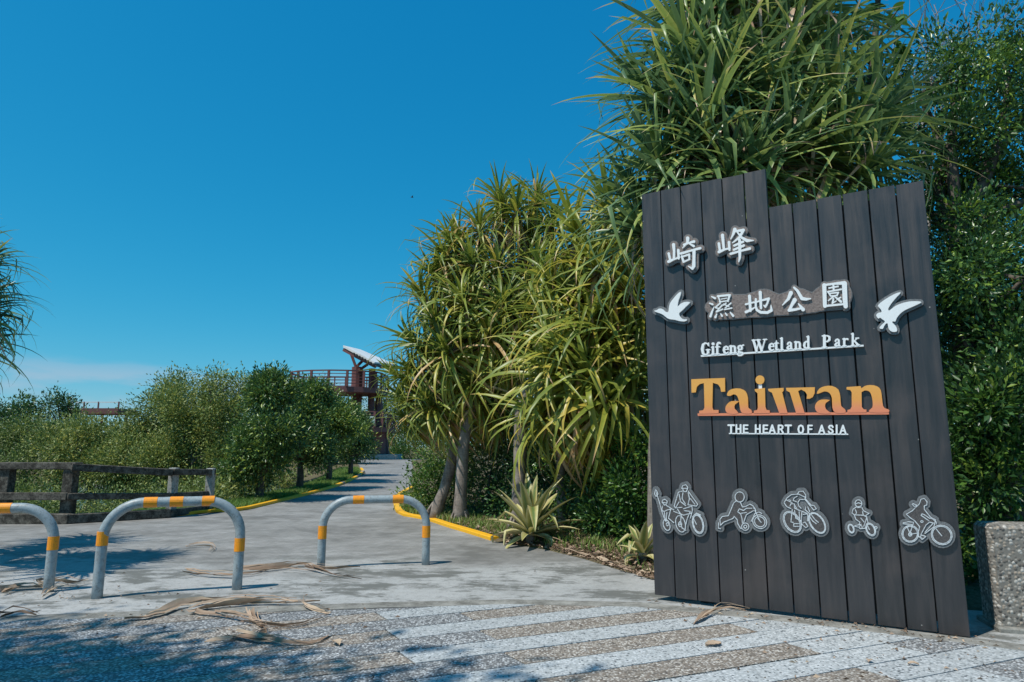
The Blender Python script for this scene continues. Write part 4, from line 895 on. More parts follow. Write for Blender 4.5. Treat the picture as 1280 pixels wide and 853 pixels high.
# ------------------------------------------------------------------ foliage tools
def tri_tube(mb, a, b, r0, r1, seg=4, bend=0.08, n=6):
    a = Vector(a); b = Vector(b); L = (b - a).length; pts = []; off = Vector((random.uniform(-1, 1), random.uniform(-1, 1), random.uniform(-.3, 1))) * bend * L
    for i in range(seg + 1):
        t = i / seg; pts.append(a.lerp(b, t) + off * math.sin(math.pi * t))
    mb.tube(pts, [r0 + (r1 - r0) * i / seg for i in range(seg + 1)], n, cap=False)
def leaf_cloud(blobs, n, size, clump=0.22, per=14, up=0.35, aspect=0.42, tint=(0.5, 0.22), shell=0.4, droop=0.0, seed=0, star=False, lump=8):
    """many folded leaf faces in sprays; blobs = (centre, radii, weight)"""
    rg = np.random.default_rng(seed + 11)
    if lump:
        nb = []
        for b in blobs:
            wt = b[2] if len(b) > 2 else b[1][0] * b[1][2]
            for _ in range(lump):
                d_ = rg.normal(size=3); d_ /= np.linalg.norm(d_); f_ = rg.uniform(.45, .95); r_ = rg.uniform(.3, .5)
                nb.append((tuple(b[0][i] + d_[i] * b[1][i] * f_ for i in range(3)), tuple(max(.12, q * r_) for q in b[1]), wt * r_))
        blobs = nb
    wts = np.array([b[2] if len(b) > 2 else b[1][0] * b[1][2] for b in blobs], float); wts /= wts.sum()
    nc = max(1, n // per); bi = rg.choice(len(blobs), nc, p=wts)
    C = np.array([tuple(b[0]) for b in blobs])[bi]; Rr = np.array([tuple(b[1]) for b in blobs])[bi]
    d = rg.normal(size=(nc, 3)); d /= np.linalg.norm(d, axis=1)[:, None]
    rr = shell + (1 - shell) * rg.random(nc) ** 0.6; rr *= 1 + 0.16 * rg.normal(size=nc)
    cc = C + d * Rr * rr[:, None]; ctint = rg.normal(tint[0], tint[1], nc)
    out = d / Rr * Rr.mean(); out /= np.linalg.norm(out, axis=1)[:, None]
    idx = np.repeat(np.arange(nc), per); N = len(idx)
    off = rg.normal(size=(N, 3)) * clump * 0.5; pos = cc[idx] + off
    dirs = off / (np.linalg.norm(off, axis=1)[:, None] + 1e-6) * 0.8 + out[idx] * 0.6 + rg.normal(size=(N, 3)) * 0.35; dirs[:, 2] += up * 0.6 - droop
    dirs /= np.linalg.norm(dirs, axis=1)[:, None]
    nn = rg.normal(size=(N, 3)) * 0.55 + out[idx] * 0.5; nn[:, 2] += up + 0.5
    side = np.cross(dirs, nn); side /= np.linalg.norm(side, axis=1)[:, None] + 1e-6
    nn = np.cross(side, dirs)
    L = size * rg.uniform(0.6, 1.25, N)[:, None]; W = L * aspect * 0.5
    p0 = pos; p1 = pos + dirs * L * 0.5 + side * W + nn * W * 0.35; p2 = pos + dirs * L - nn * L * 0.08; p3 = pos + dirs * L * 0.5 - side * W + nn * W * 0.35
    V = np.stack([p0, p1, p2, p3], 1).reshape(-1, 3)
    b = np.arange(N)[:, None] * 4; F = np.concatenate([b + [0, 1, 2], b + [0, 2, 3]], 0)
    T = np.clip(np.repeat(ctint[idx] + rg.normal(0, 0.12, N), 4), 0, 1)
    T[rg.random(len(T) // 4).repeat(4) < 0.006] = 1.0
    return V, F, T, cc
def clump_tree(name, base, blobs, n, size, mat, label, cat='tree', group=None, bark='darkbark', tr=0.1, branches=14, seed=0, **kw):
    base = Vector(base); root = empty(name, base, 0, label=label, cat=cat, group=group)
    lb = [(Vector(b[0]) - base, b[1]) + tuple(b[2:]) for b in blobs]
    V, F, T, cc = leaf_cloud([(tuple(b[0]),) + tuple(b[1:]) for b in lb], n, size, seed=seed, **kw)
    o = link('crown', np_mesh('crown', V, F, T), M[mat], root)
    random.seed(seed + 5)
    mb = MB(); ctr = sum((b[0] for b in lb), Vector()) / len(lb)
    fork = Vector((ctr.x * 0.25, ctr.y * 0.25, min(b[0].z - b[1][2] * 0.5 for b in lb) if len(lb) > 0 else 1)); fork.z = max(0.35, fork.z)
    mb.tube([(0, 0, -0.5), (random.uniform(-.05, .05), 0.02, fork.z * 0.5), fork], [tr * 1.25, tr, tr * 0.85], 9, wob=0.08)
    for b in lb:
        tri_tube(mb, fork, b[0], tr * 0.6, tr * 0.25, 5, 0.1)
        for k in range(max(1, branches // len(lb))):
            e = Vector(cc[random.randrange(len(cc))])
            if (e - b[0]).length < max(b[1]) * 1.2: tri_tube(mb, b[0], e, tr * 0.25, tr * 0.06, 4, 0.12, 5)
    mb.build('trunk', M[bark], root, smooth=True)
    return root

# ------------------------------------------------------------------ pandanus
def blade(L, W, elev, droop, kink, tb, tip, seg=8, fold=0.35, twist=0.0):
    """arching V-shaped blade in the x-z plane, root at the origin; returns verts, faces, tint"""
    V = []; F = []; T = []; x = z = 0.0
    for i in range(seg + 1):
        s = i / seg; a = elev - droop * s ** 1.4
        if kink and s > kink: a -= R(55)
        a = max(a, R(-88))
        wd = W * 0.5 * (0.75 + 0.9 * s if s < 0.25 else 1.0 - ((s - 0.25) / 0.75) ** 1.7) + 0.001
        nx, nz = -math.sin(a), math.cos(a); tw = twist * s
        V += [(x + nx * fold * wd, wd * math.cos(tw), z + nz * fold * wd + wd * math.sin(tw)), (x, 0, z), (x + nx * fold * wd, -wd * math.cos(tw), z + nz * fold * wd - wd * math.sin(tw))]
        tt = tb + (0.14 if s < 0.12 else 0) + tip * max(0, (s - 0.7) / 0.3) ** 1.5
        T += [tt + 0.04, tt - 0.05, tt + 0.04]
        x += math.cos(a) * L / seg; z += math.sin(a) * L / seg
    for i in range(seg):
        a = i * 3; F += [(a, a + 3, a + 4, a + 1), (a + 1, a + 4, a + 5, a + 2)]
    return np.array(V), np.array(F), np.array(T)
def blade_set(seed, Lm, Wm, dm=1.0, dry=0.05):
    rg = random.Random(seed); S = []
    bins = [80, 68, 56, 45, 34, 22, 10, -5, -25, -55]
    for bi, e in enumerate(bins):
        row = []
        for v in range(5):
            old = bi / (len(bins) - 1)
            L = Lm * rg.uniform(0.8, 1.15) * (0.7 + 0.4 * min(1, old * 2.2)); W = Wm * rg.uniform(0.85, 1.15)
            dr = R(rg.uniform(18, 60) + 60 * min(1, old * 1.6)) * dm; kink = rg.uniform(0.45, 0.75) if rg.random() < 0.22 + 0.2 * old else 0
            tb = 0.20 + 0.24 * old + rg.uniform(-0.12, 0.2)
            if rg.random() < 0.16 + 0.12 * old: tb = rg.uniform(0.42, 0.6)
            if 2 < bi < 8 and rg.random() < dry: tb = rg.choice([0.8, 0.9])
            if bi >= 8: tb = rg.choice([0.3, 0.4, 0.5, 0.5, 0.85]) 
            if bi == 9: tb = rg.choice([0.35, 0.45, 0.62, 0.85, 0.95])
            row.append(blade(L, W, R(e), dr, kink, tb, rg.choice([0.0, 0.1, 0.35, 0.5]), twist=rg.uniform(-.5, .5)))
        S.append(row)
    return bins, S
MESHC = {}
def pandanus(name, base, heads, trunks, label, mat='pandan', Lm=1.25, Wm=0.06, seed=3, leaves=58, hang=0.0, nmax=300, dm=1.0, dry=0.05, cat='tree', bmat='bark'):
    """heads: (point, scale, tilt vector or None); trunks: list of polylines with radii"""
    base = Vector(base); root = empty(name, base, 0, label=label, cat=cat)
    bins, S = blade_set(seed, Lm, Wm, dm, dry); rg = random.Random(seed + 1)
    items = []
    for hi, (P, sc, tilt) in enumerate(heads):
        P = Vector(P) - base; axis = Vector(tilt).normalized() if tilt else Vector((0, 0, 1))
        Q = Vector((0, 0, 1)).rotation_difference(axis).to_matrix()
        for k in range(leaves):
            f = (k + 0.5) / leaves
            e = 84 - f ** 0.85 * (118 + hang * 45)
            bi = min(range(len(bins)), key=lambda i: abs(bins[i] - e - rg.uniform(-9, 9))); v = rg.randrange(5)
            az = k * 2.39996 + rg.uniform(-.25, .25)
            Mz = Q @ Matrix.Rotation(az, 3, 'Z')
            # keep droop pointing down: rotate azimuth about z, then only half the head's tilt
            s = sc * rg.uniform(0.85, 1.12); root_off = Q @ Vector((0, 0, -0.28 * sc * f))
            items.append((P + root_off, Mz, s, bi, v))
    camL = Vector((0, 0, CAMH)) - base
    # the blades that show largest: nearest to the viewer, on the viewer's side
    def key(it):
        tipd = it[1] @ Vector((1, 0, 0)); return ((it[0] + tipd * 0.7 * it[2]) - camL).length
    items.sort(key=key)
    for (p, Mz, s, bi, v) in items[:nmax]:
        kk = (seed, mat, bi, v)
        if kk not in MESHC:
            Vv, Ff, Tt = S[bi][v]; MESHC[kk] = np_mesh('leaf', Vv, Ff, Tt, True); MESHC[kk].materials.append(M[mat])
        o = bpy.data.objects.new('leaf', MESHC[kk]); COL.objects.link(o); o.parent = root
        o.matrix_local = Matrix.Translation(p) @ Mz.to_4x4() @ Matrix.Scale(s, 4)
    if items[nmax:]:
        VV = []; FF = []; TT = []; b = 0
        for (p, Mz, s, bi, v) in items[nmax:]:
            Vv, Ff, Tt = S[bi][v]; A = np.array(Mz) * s
            VV.append(Vv @ A.T + np.array(p)); FF.append(Ff + b); TT.append(Tt + rg.uniform(-.05, .05)); b += len(Vv)
        o = link('foliage', np_mesh('foliage', np.concatenate(VV), np.concatenate(FF), np.concatenate(TT), True), M[mat], root); tag(o, kind='stuff')
    for pts in trunks:
        mb = MB(); P = smooth([Vector(p[0]) - base for p in pts], 1); rr = [p[1] for p in pts]
        r_ = list(np.interp(np.linspace(0, 1, len(P)), np.linspace(0, 1, len(rr)), rr))
        r_ = [q * (1 + 0.07 * math.sin(i * 2.3)) for i, q in enumerate(r_)]
        mb.tube(P, r_, 10, wob=0.05); mb.build('trunk', M[bmat], root, smooth=True)
    mb = MB(); rgb = random.Random(seed + 9)
    tops = [Vector(t[-1][0]) - base for t in trunks]
    for (P, sc, tilt) in heads:
        P = Vector(P) - base; t0 = min(tops, key=lambda t: (t - P).length)
        if (t0 - P).length > 0.2:
            mid = t0.lerp(P, 0.5); mid.z -= 0.15 * (P - t0).length * 0.5
            mb.tube(smooth([t0, mid, P], 2), list(np.linspace(0.075, 0.045, 8 if False else len(smooth([t0, mid, P], 2)))), 7, wob=0.1)
    if mb.v: mb.build('branch', M[bmat], root, smooth=True)
    return root
def prop_roots(root, foot, n, spread, h, r=0.03, seed=1):
    rg = random.Random(seed)
    for k in range(n):
        a = rg.uniform(0, 6.28); hh = h * rg.uniform(0.4, 1); q = Vector((math.cos(a), math.sin(a), 0))
        mb = MB(); mb.tube([Vector(foot) + Vector((0, 0, hh)), Vector(foot) + q * spread * 0.55 + Vector((0, 0, hh * 0.6)), Vector(foot) + q * spread * rg.uniform(.8, 1.2) + Vector((0, 0, -0.1))], [r * 0.8, r, r * 1.1], 6)
        mb.build('prop_root', M['bark'], root, smooth=True)

# T1: the two-trunked pandanus beside the kerb
b1_ = gnd(573, 652); b1_ = Vector((b1_.x + 0.15, 13.0, 0.05))
h1 = [((at(px, py, Y)), s, tl) for px, py, Y, s, tl in [
    (556, 322, 13.2, 0.8, (-.4, 0, 1)), (530, 372, 13.0, 0.85, (-.6, -.1, 1)), (520, 430, 13.1, 0.9, (-.8, -.1, .8)), (509, 500, 13.6, 0.8, (-.8, 0, .5)),
    (600, 285, 13.2, 0.8, (-.2, 0, 1)), (646, 262, 13.3, 0.85, (0, 0, 1)), (690, 278, 13.3, 0.8, (.2, 0, 1)), (622, 335, 12.6, 0.85, (0, -.5, 1)), (580, 375, 12.4, 0.9, (-.2, -.6, .9)),
    (668, 330, 12.8, 0.85, (.2, -.4, 1)), (560, 440, 12.4, 0.95, (-.4, -.6, .7)), (612, 420, 12.3, 0.95, (0, -.7, .7)), (700, 350, 13.0, 0.8, (.4, -.3, .8)), (655, 395, 12.5, 0.9, (.2, -.6, .7)),
    (540, 505, 12.9, 0.8, (-.4, -.4, .5)), (590, 480, 12.5, 0.75, (-.1, -.6, .4)), (575, 300, 13.5, .75, (-.4, .2, 1)), (545, 345, 13.6, .75, (-.6, .3, 1)), (625, 250, 13.8, .75, (-.1, .3, 1)), (670, 250, 13.9, .75, (.1, .3, 1)),
    (640, 450, 12.6, .85, (.1, -.6, .5)), (520, 465, 13.4, .8, (-.8, .1, .7)), (600, 500, 12.8, .7, (0, -.5, .5)), (545, 400, 12.5, .8, (-.5, -.5, .8)), (510, 525, 13.8, .65, (-.6, 0, .4)), (700, 420, 12.6, .8, (.3, -.4, .7)), (560, 520, 13.0, .7, (-.3, -.4, .4)), (625, 520, 13.0, .7, (.1, -.5, .4)), (498, 470, 13.8, .7, (-.8, 0, .5)), (630, 380, 12.2, .8, (0, -.7, .8)), (590, 330, 12.7, .8, (-.2, -.4, 1))]]
tA = [(Vector((gnd(552, 640).x, 13.4, 0)), 0.14), (at(560, 600, 13.4), 0.11), (at(571, 545, 13.3), 0.10), (at(585, 470, 13.2), 0.11), (at(592, 420, 13.0), 0.1)]
tB = [(Vector((gnd(574, 650).x + 0.05, 12.8, 0)), 0.14), (at(577, 600, 12.8), 0.12), (at(580, 545, 12.8), 0.105), (at(600, 470, 12.9), 0.12), (at(625, 395, 12.9), 0.1)]
hr = random.Random(77)
for k in range(12):
    a_, b_ = hr.uniform(-1, 1), hr.uniform(-1, 1); h1.append((at(612 + 75 * a_, 385 + 95 * b_, hr.uniform(13.2, 14.2)), .8, (a_ * .6, 0, 1)))
t1 = pandanus('pandanus_tree', b1_, h1, [tA, tB], 'two-trunked pandanus with yellowish drooping blades, leftmost of the right row, beside the yellow kerb', Lm=1.36, Wm=0.068, seed=3, leaves=86, hang=0.95, dry=0.08)
prop_roots(t1, tB[0][0] - b1_, 14, 0.26, 0.42, 0.02, 2); prop_roots(t1, tA[0][0] - b1_, 12, 0.24, 0.36, 0.02, 5)
# T2: nearer pandanus behind the variegated plant
b2_ = Vector((at(648, 640, 11.6).x, 11.6, 0.05))
h2 = [(at(px, py, Y), s, tl) for px, py, Y, s, tl in [
    (745, 330, 10.4, 1.0, (-.1, -.1, 1)), (735, 470, 10.0, 1.05, (-.3, -.5, .8)), (690, 470, 10.6, 1.0, (-.5, -.4, .7)), (775, 430, 10.2, 1.0, (.3, -.5, .8)), (712, 400, 10.8, 1.0, (-.4, -.2, .9)),
    (760, 500, 9.8, .9, (.1, -.6, .6)), (790, 300, 10.6, 1.0, (.3, 0, 1)), (720, 290, 11.0, .85, (-.3, 0, 1)), (790, 365, 10.0, 0.9, (.2, -.4, .8)), (680, 520, 10.6, .85, (-.5, -.4, .5)), (700, 440, 10.2, .9, (-.4, -.6, .7)), (790, 470, 9.9, .85, (.3, -.5, .6)), (740, 400, 10.1, .95, (0, -.6, .8)), (760, 260, 11.2, .85, (0, .1, 1)), (690, 350, 11.2, .85, (-.5, 0, .8))]]
tC = [(Vector((at(648, 640, 11.4).x, 11.4, 0)), 0.15), (at(650, 560, 11.3), 0.115), (at(652, 500, 11.2), 0.11), (at(700, 420, 10.9), 0.11)]
tD = [(Vector((at(705, 640, 11.4).x, 11.4, 0)), 0.09), (at(698, 580, 11.3), 0.08), (at(720, 480, 11.0), 0.08), (at(740, 420, 10.6), 0.08)]
for k in range(7):
    a_, b_ = hr.uniform(-1, 1), hr.uniform(-1, 1); h2.append((at(740 + 45 * a_, 400 + 90 * b_, hr.uniform(10.8, 11.6)), .85, (a_ * .6, 0, 1)))
t2 = pandanus('pandanus_tree', b2_, h2, [tC, tD], 'grey-trunked pandanus with long bright green blades hanging left of the timber sign', Lm=1.5, Wm=0.076, seed=21, leaves=92, hang=0.9, dry=0.02)
prop_roots(t2, tC[0][0] - b2_, 14, 0.3, 0.5, 0.022, 4)
# T3: tall pandanus behind the sign
b3_ = Vector((1.9, 8.6, 0.05))
h3 = [(at(px, py, Y), s, tl) for px, py, Y, s, tl in [
    (880, 165, 7.6, 1.15, (-.1, -.4, 1)), (830, 215, 7.9, 1.1, (-.5, -.2, .9)), (930, 90, 8.2, 1.15, (0, -.2, 1)), (860, 60, 8.3, 1.1, (-.3, 0, 1)), (985, 70, 8.4, 1.1, (.2, 0, 1)), (920, -20, 8.6, 1.15, (0, 0, 1)), (1010, 0, 8.6, 1.1, (.3, 0, 1)), (860, -10, 8.8, 1.0, (-.3, 0, 1)),
    (985, 190, 7.5, 1.1, (.2, -.5, .9)), (1050, 185, 7.6, 1.1, (.5, -.2, .8)), (1030, 120, 8.0, 1.05, (.4, 0, 1)), (1090, 150, 7.9, .95, (.7, 0, .7)), (940, 210, 7.2, 0.9, (0, -.6, .7)), (815, 120, 8.6, 1.0, (-.6, 0, .9)), (805, 290, 8.3, .95, (-.5, -.3, .6)), (1080, 215, 7.4, .8, (.5, -.4, .6)), (900, 110, 7.9, 1.1, (-.1, -.2, 1)), (960, 130, 7.9, 1.1, (.1, -.2, 1)), (850, 130, 8.2, 1.05, (-.4, 0, 1)), (1010, 60, 8.8, 1.05, (.2, 0, 1)), (800, 245, 8.4, .9, (-.6, 0, .8)), (890, 10, 9.0, 1.1, (-.1, 0, 1)), (960, 10, 9.0, 1.1, (.1, 0, 1)), (910, 215, 7.2, .85, (0, -.5, .8))]]
tE = [(Vector((1.9, 8.6, 0)), 0.2), (Vector((1.9, 8.6, 1.8)), 0.16), (Vector((2.3, 8.5, 3.4)), 0.14)]
tF = [(Vector((2.6, 8.8, 0)), 0.16), (Vector((2.9, 8.7, 2.0)), 0.13), (Vector((3.2, 8.5, 3.8)), 0.12)]
t3 = pandanus('pandanus_tree', b3_, h3, [tE, tF], 'tall dark green pandanus rising behind and above the timber sign', 'pandan_dark', Lm=1.35, Wm=0.072, seed=42, leaves=84, hang=0.12, dm=0.5, dry=0.09)
# T4: pandanus cut by the left frame edge
b4_ = Vector((-7.9, 7.6, 0))
h4 = [(at(px, py, Y), s, tl) for px, py, Y, s, tl in [(-24, 371, 7.8, 0.8, (.5, 0, .7)), (-30, 391, 7.7, 0.75, (.4, -.2, .7)), (-45, 316, 7.9, 0.75, (.3, 0, 1)), (-150, 406, 8.4, .9, (0, 0, 1)), (-20, 331, 7.9, .7, (.5, 0, .8)), (-30, 426, 7.9, .7, (.5, -.2, .5)), (-60, 386, 9.2, .9, (0, 0, 1)), (-70, 446, 9.0, .9, (0, 0, 1)), (-100, 326, 9.4, .9, (0, 0, 1)), (-90, 286, 7.4, 0.8, (-.3, 0, 1)), (-100, 366, 7.0, 0.8, (-.3, -.5, 1)), (-80, 426, 7.6, 0.7, (0, 0, 1)), (-140, 316, 7.8, 0.8, (-.5, 0, 1))]]
t4 = pandanus('pandanus_tree', b4_, h4, [[(Vector((-7.9, 7.6, 0)), 0.16), (Vector((-7.8, 7.6, 1.5)), 0.13), (Vector((-7.6, 7.6, 2.6)), 0.11)]], 'dark pandanus fronds poking in at the left edge against the sky', 'pandan_dark', Lm=1.0, Wm=0.05, seed=63, leaves=110, hang=0.5)

# ------------------------------------------------------------------ variegated plants
def furcraea(base, n, L, label, seed, scale=1.0, dead=3):
    rg = random.Random(seed); root = empty('variegated_plant', base, 0, label=label, cat='plant', group=None)
    for k in range(n):
        f = k / (n - 1); e = R(82 - 88 * f ** 1.1 + rg.uniform(-6, 6)); az = k * 2.39996 + rg.uniform(-.2, .2)
        seg = 9; V = []; F = []; T = []; x = z = 0; LL = L * rg.uniform(0.8, 1.1) * (0.75 + 0.35 * math.sin(math.pi * min(1, f * 1.3))); W = 0.15 * scale * rg.uniform(.85, 1.15); kink = rg.uniform(.45, .7) if rg.random() < .25 and f > .3 else 0
        for i in range(seg + 1):
            s = i / seg; a = e - R(14 + 22 * f) * s ** 1.5 - (R(75) if kink and s > kink else 0)
            wd = W * 0.5 * (0.55 + 1.4 * s if s < 0.33 else 1.0 - ((s - 0.33) / 0.67) ** 2.0) + 0.001
            nx, nz = -math.sin(a), math.cos(a)
            for c, up_ in ((1, .45), (.55, .12), (0, 0), (-.55, .12), (-1, .45)):
                V.append((x + nx * up_ * wd, c * wd, z + nz * up_ * wd))
            dd = 0.12 if f > 0.7 else 0
            T += [0.86, 0.6 + dd, 0.2 + dd * 2, 0.5 + dd, 0.86]
            x += math.cos(a) * LL / seg; z += math.sin(a) * LL / seg
        for i in range(seg):
            for j in range(4): a = i * 5 + j; F.append((a, a + 5, a + 6, a + 1))
        o = link('leaf', np_mesh('leaf', np.array(V), np.array(F), np.array(T), True), M['agave'], root)
        o.rotation_euler = (0, 0, az); o.location = (0, 0, 0.06 + 0.05 * (1 - f))
    for k in range(dead):
        Vv, Ff, Tt = blade(L * .7, .06, R(10), R(30), 0, 0.6, .2); o = link('dead_leaf', np_mesh('dead_leaf', Vv, Ff, Tt, True), M['dry'], root); o.rotation_euler = (0, 0, rg.uniform(0, 6.28)); o.location = (0, 0, 0.04)
    mb = MB(); mb.tube([(0, 0, -0.1), (0, 0, 0.12)], [0.09 * scale, 0.06 * scale], 9); mb.build('stem', M['bark'], root)
    return root
pA = gnd(664, 684); furcraea(Vector((pA.x, pA.y + 0.25, 0.06)), 34, 0.95, 'large yellow and green striped plant below the grey-trunked pandanus', 4)
pB = gnd(808, 712); furcraea(Vector((pB.x, pB.y + 0.2, 0.04)), 14, 0.5, 'small yellow and green striped plant at the left foot of the sign', 9, 0.75, 5)

# ------------------------------------------------------------------ shrubs and thicket, right side
def shrub(name, px, py, Y, rx, rz, n, size, mat, label, seed, ry=None, extra=(), **kw):
    c = at(px, py, Y); ry = ry or rx
    bl = [(c, (rx, ry, rz))] + [(at(a, b, yy), (r1, r1, r2)) for a, b, yy, r1, r2 in extra]
    return clump_tree(name, (c.x, Y, gz(c.x, Y)), bl, n, size, M and mat, label, cat='shrub', seed=seed, tr=0.04, branches=10, **kw)
shrub('shrub', 548, 600, 15.0, 0.75, 0.7, 6000, 0.085, 'shrub', 'bright green bush spilling over the yellow kerb beside the pandanus trunks', 31, extra=[(536, 618, 14.9, .55, .45), (560, 575, 15.6, .8, .8)], tint=(0.62, 0.2), clump=.2, star=True)
shrub('shrub', 610, 610, 13.9, 0.9, 1.0, 7000, 0.08, 'glossy', 'dark shrub behind the two pandanus trunks', 32, extra=[(630, 560, 14.2, 1.0, 1.0), (600, 640, 13.4, .6, .4)], tint=(0.45, 0.2))
shrub('shrub', 735, 640, 10.6, 0.62, 0.55, 5200, 0.085, 'darkleaf', 'dark glossy shrub right of the large striped plant', 33, extra=[(770, 660, 10.2, .5, .4), (760, 600, 10.8, .6, .5)], tint=(0.6, 0.25), clump=.2)
shrub('shrub', 790, 610, 9.6, 0.42, 0.45, 3000, 0.095, 'shrub', 'green rosette-leaved shrub touching the left edge of the sign', 34, extra=[(800, 560, 9.6, .35, .3), (800, 655, 9.4, .3, .3)], tint=(0.5, 0.22), clump=.2)
shrub('shrub', 680, 600, 12.6, 0.9, 0.9, 5200, 0.085, 'darkleaf', 'shaded shrub between the pandanus trunks', 35, extra=[(720, 570, 12.4, .9, .8), (660, 640, 12.2, .7, .4)], tint=(0.4, 0.2))
# background trees behind the pandanus row
def bgtree(px, Y, blobs, n, size, mat, label, seed, tr=0.14, **kw):
    x = at(px, 560, Y).x
    return clump_tree('broadleaf_tree', (x, Y, gz(x, Y)), [(at(a, b, yy), (rx, rx, rz)) for a, b, yy, rx, rz in blobs], n, size, mat, label, seed=seed, tr=tr, branches=24, **kw)
bgtree(700, 16.5, [(640, 470, 16.0, 1.9, 1.9), (720, 430, 16, 2.2, 2.2), (700, 560, 15.5, 2.6, 1.5), (800, 520, 15, 2.2, 2.2), (620, 560, 16.5, 1.8, 1.4)], 26000, 0.13, 'darkleaf', 'dark leafy tree filling the gaps behind the two middle pandanus', 41, clump=.4)
bgtree(860, 12.5, [(850, 400, 12, 1.8, 2.4), (920, 300, 12.5, 1.8, 1.8), (850, 600, 11.5, 1.8, 1.6), (1000, 260, 12.5, 1.7, 1.6), (1040, 420, 12, 2.2, 2.6), (950, 560, 11.5, 2.0, 2.0)], 22000, 0.13, 'darkleaf', 'dark leafy tree hidden behind the timber sign', 42, clump=.4)
# right-hand tree with small leaves
bgtree(1215, 8.2, [(1205, 95, 8.6, .85, .75), (1250, 60, 9.0, .8, .5), (1150, 120, 9.0, .6, .55), (1240, 190, 8.3, .95, .85), (1180, 200, 8.6, .8, .6), (1290, 130, 8.6, .9, 1.0), (1310, 240, 8.0, .8, .9), (1160, 260, 8.8, .7, .6)], 22000, 0.085, 'darkleaf', 'tall small-leaved dark tree at the right edge above the concrete block', 51, clump=.17, lump=11, per=30, tint=(0.62, 0.26), shell=.25, up=.45)
bgtree(1262, 7.4, [(1225, 330, 7.6, .75, .7), (1280, 350, 7.2, .7, .8), (1190, 400, 8.2, .7, .7), (1240, 430, 7.4, .75, .6), (1300, 470, 7.0, .7, .6), (1200, 300, 8.2, .6, .5)], 22000, 0.08, 'darkleaf', 'dense dark foliage of the tree right of the sign, middle height', 52, clump=.2, per=22, tint=(0.55, 0.28), shell=.25)
bgtree(1250, 7.2, [(1235, 530, 6.9, .55, .45), (1275, 510, 6.6, .5, .5), (1205, 600, 7.6, .6, .5), (1270, 600, 6.8, .5, .45), (1225, 650, 7.3, .5, .35), (1212, 705, 6.9, .4, .35), (1200, 745, 6.7, .35, .25), (1225, 740, 6.6, .3, .25)], 12000, 0.085, 'shrub', 'bright green leafy shrub directly above the concrete block', 53, clump=.2, tint=(0.40, 0.34), tr=0.06)  # lowest clumps added to darken the gap between sign and block
bgtree(1240, 10.5, [(1225, 390, 10.5, 1.7, 1.7), (1180, 480, 10, 1.5, 1.7), (1290, 450, 9.5, 1.7, 2.2), (1230, 640, 9, 1.6, 1.2)], 16000, 0.13, 'darkleaf', 'dark backdrop tree deep behind the right edge of the sign', 54, clump=.35, tint=(0.3, 0.15))
# large-leaved sapling above the sign
def big_leaf_tree():
    base = Vector((at(1085, 560, 9.2).x, 9.2, 0.05))
    root = empty('large_leaved_tree', base, 0, label='slender tree with broad oval leaves at the top, between pandanus and small-leaved tree', cat='tree')
    rg = random.Random(8); trunk = [at(1075, 560, 9.2), at(1082, 300, 9.2), at(1086, 120, 9.2), at(1095, 40, 9.2), at(1100, -40, 9.2)]
    trunk[0].z = 0; mb = MB(); mb.tube([p - base for p in smooth(trunk, 1)], list(np.linspace(0.09, 0.03, len(smooth(trunk, 1)))), 8); mb.build('trunk', M['darkbark'], root, smooth=True)
    Vb = []; 
    me = None
    def oval(L, W, seed):
        r_ = random.Random(seed); V = []; F = []; T = []; t0 = r_.uniform(.35, .8)
        for i in range(7):
            s = i / 6; w_ = W / 2 * math.sin(math.pi * min(1, s * .96 + .02)) ** 0.8; z = -0.18 * L * s * s
            V += [(s * L, w_, z + .25 * w_), (s * L, 0, z), (s * L, -w_, z + .25 * w_)]; T += [t0, t0 - .1, t0]
        for i in range(6): a = i * 3; F += [(a, a + 3, a + 4, a + 1), (a + 1, a + 4, a + 5, a + 2)]
        q = np_mesh('leaf', np.array(V), np.array(F), np.array(T), True); q.materials.append(M['shrub']); return q
    ms = [oval(0.2, 0.11, k) for k in range(6)]
    twigs = [(1060, 20), (1075, 50), (1120, 10), (1100, 70), (1130, 20), (1070, 100), (1110, 120), (1090, 150), (1130, 150), (1060, 170), (1100, 190), (1040, 60), (1120, 60), (1095, -20), (1080, 130), (1125, 100)]
    for k, (px, py) in enumerate(twigs):
        e = at(px + rg.uniform(-5, 5), py, 9.2 + rg.uniform(-.5, .3)); s0 = at(1086 + (1120 - py) * 0, min(300, py + 60), 9.2)
        mb = MB(); tri_tube(mb, s0 - base, e - base, 0.02, 0.008, 5, .1, 5); mb.build('twig', M['darkbark'], root, smooth=True)
        for j in range(9):
            o = bpy.data.objects.new('leaf', ms[rg.randrange(6)]); COL.objects.link(o); o.parent = root
            p = e.lerp(s0, rg.uniform(0, .45)) + Vector((rg.gauss(0, .05), rg.gauss(0, .05), rg.gauss(0, .05)))
            o.location = p - base; o.rotation_euler = (rg.uniform(-.5, .5), rg.uniform(-.5, .6), rg.uniform(0, 6.28)); o.scale = (rg.uniform(.8, 1.3),) * 3
big_leaf_tree()
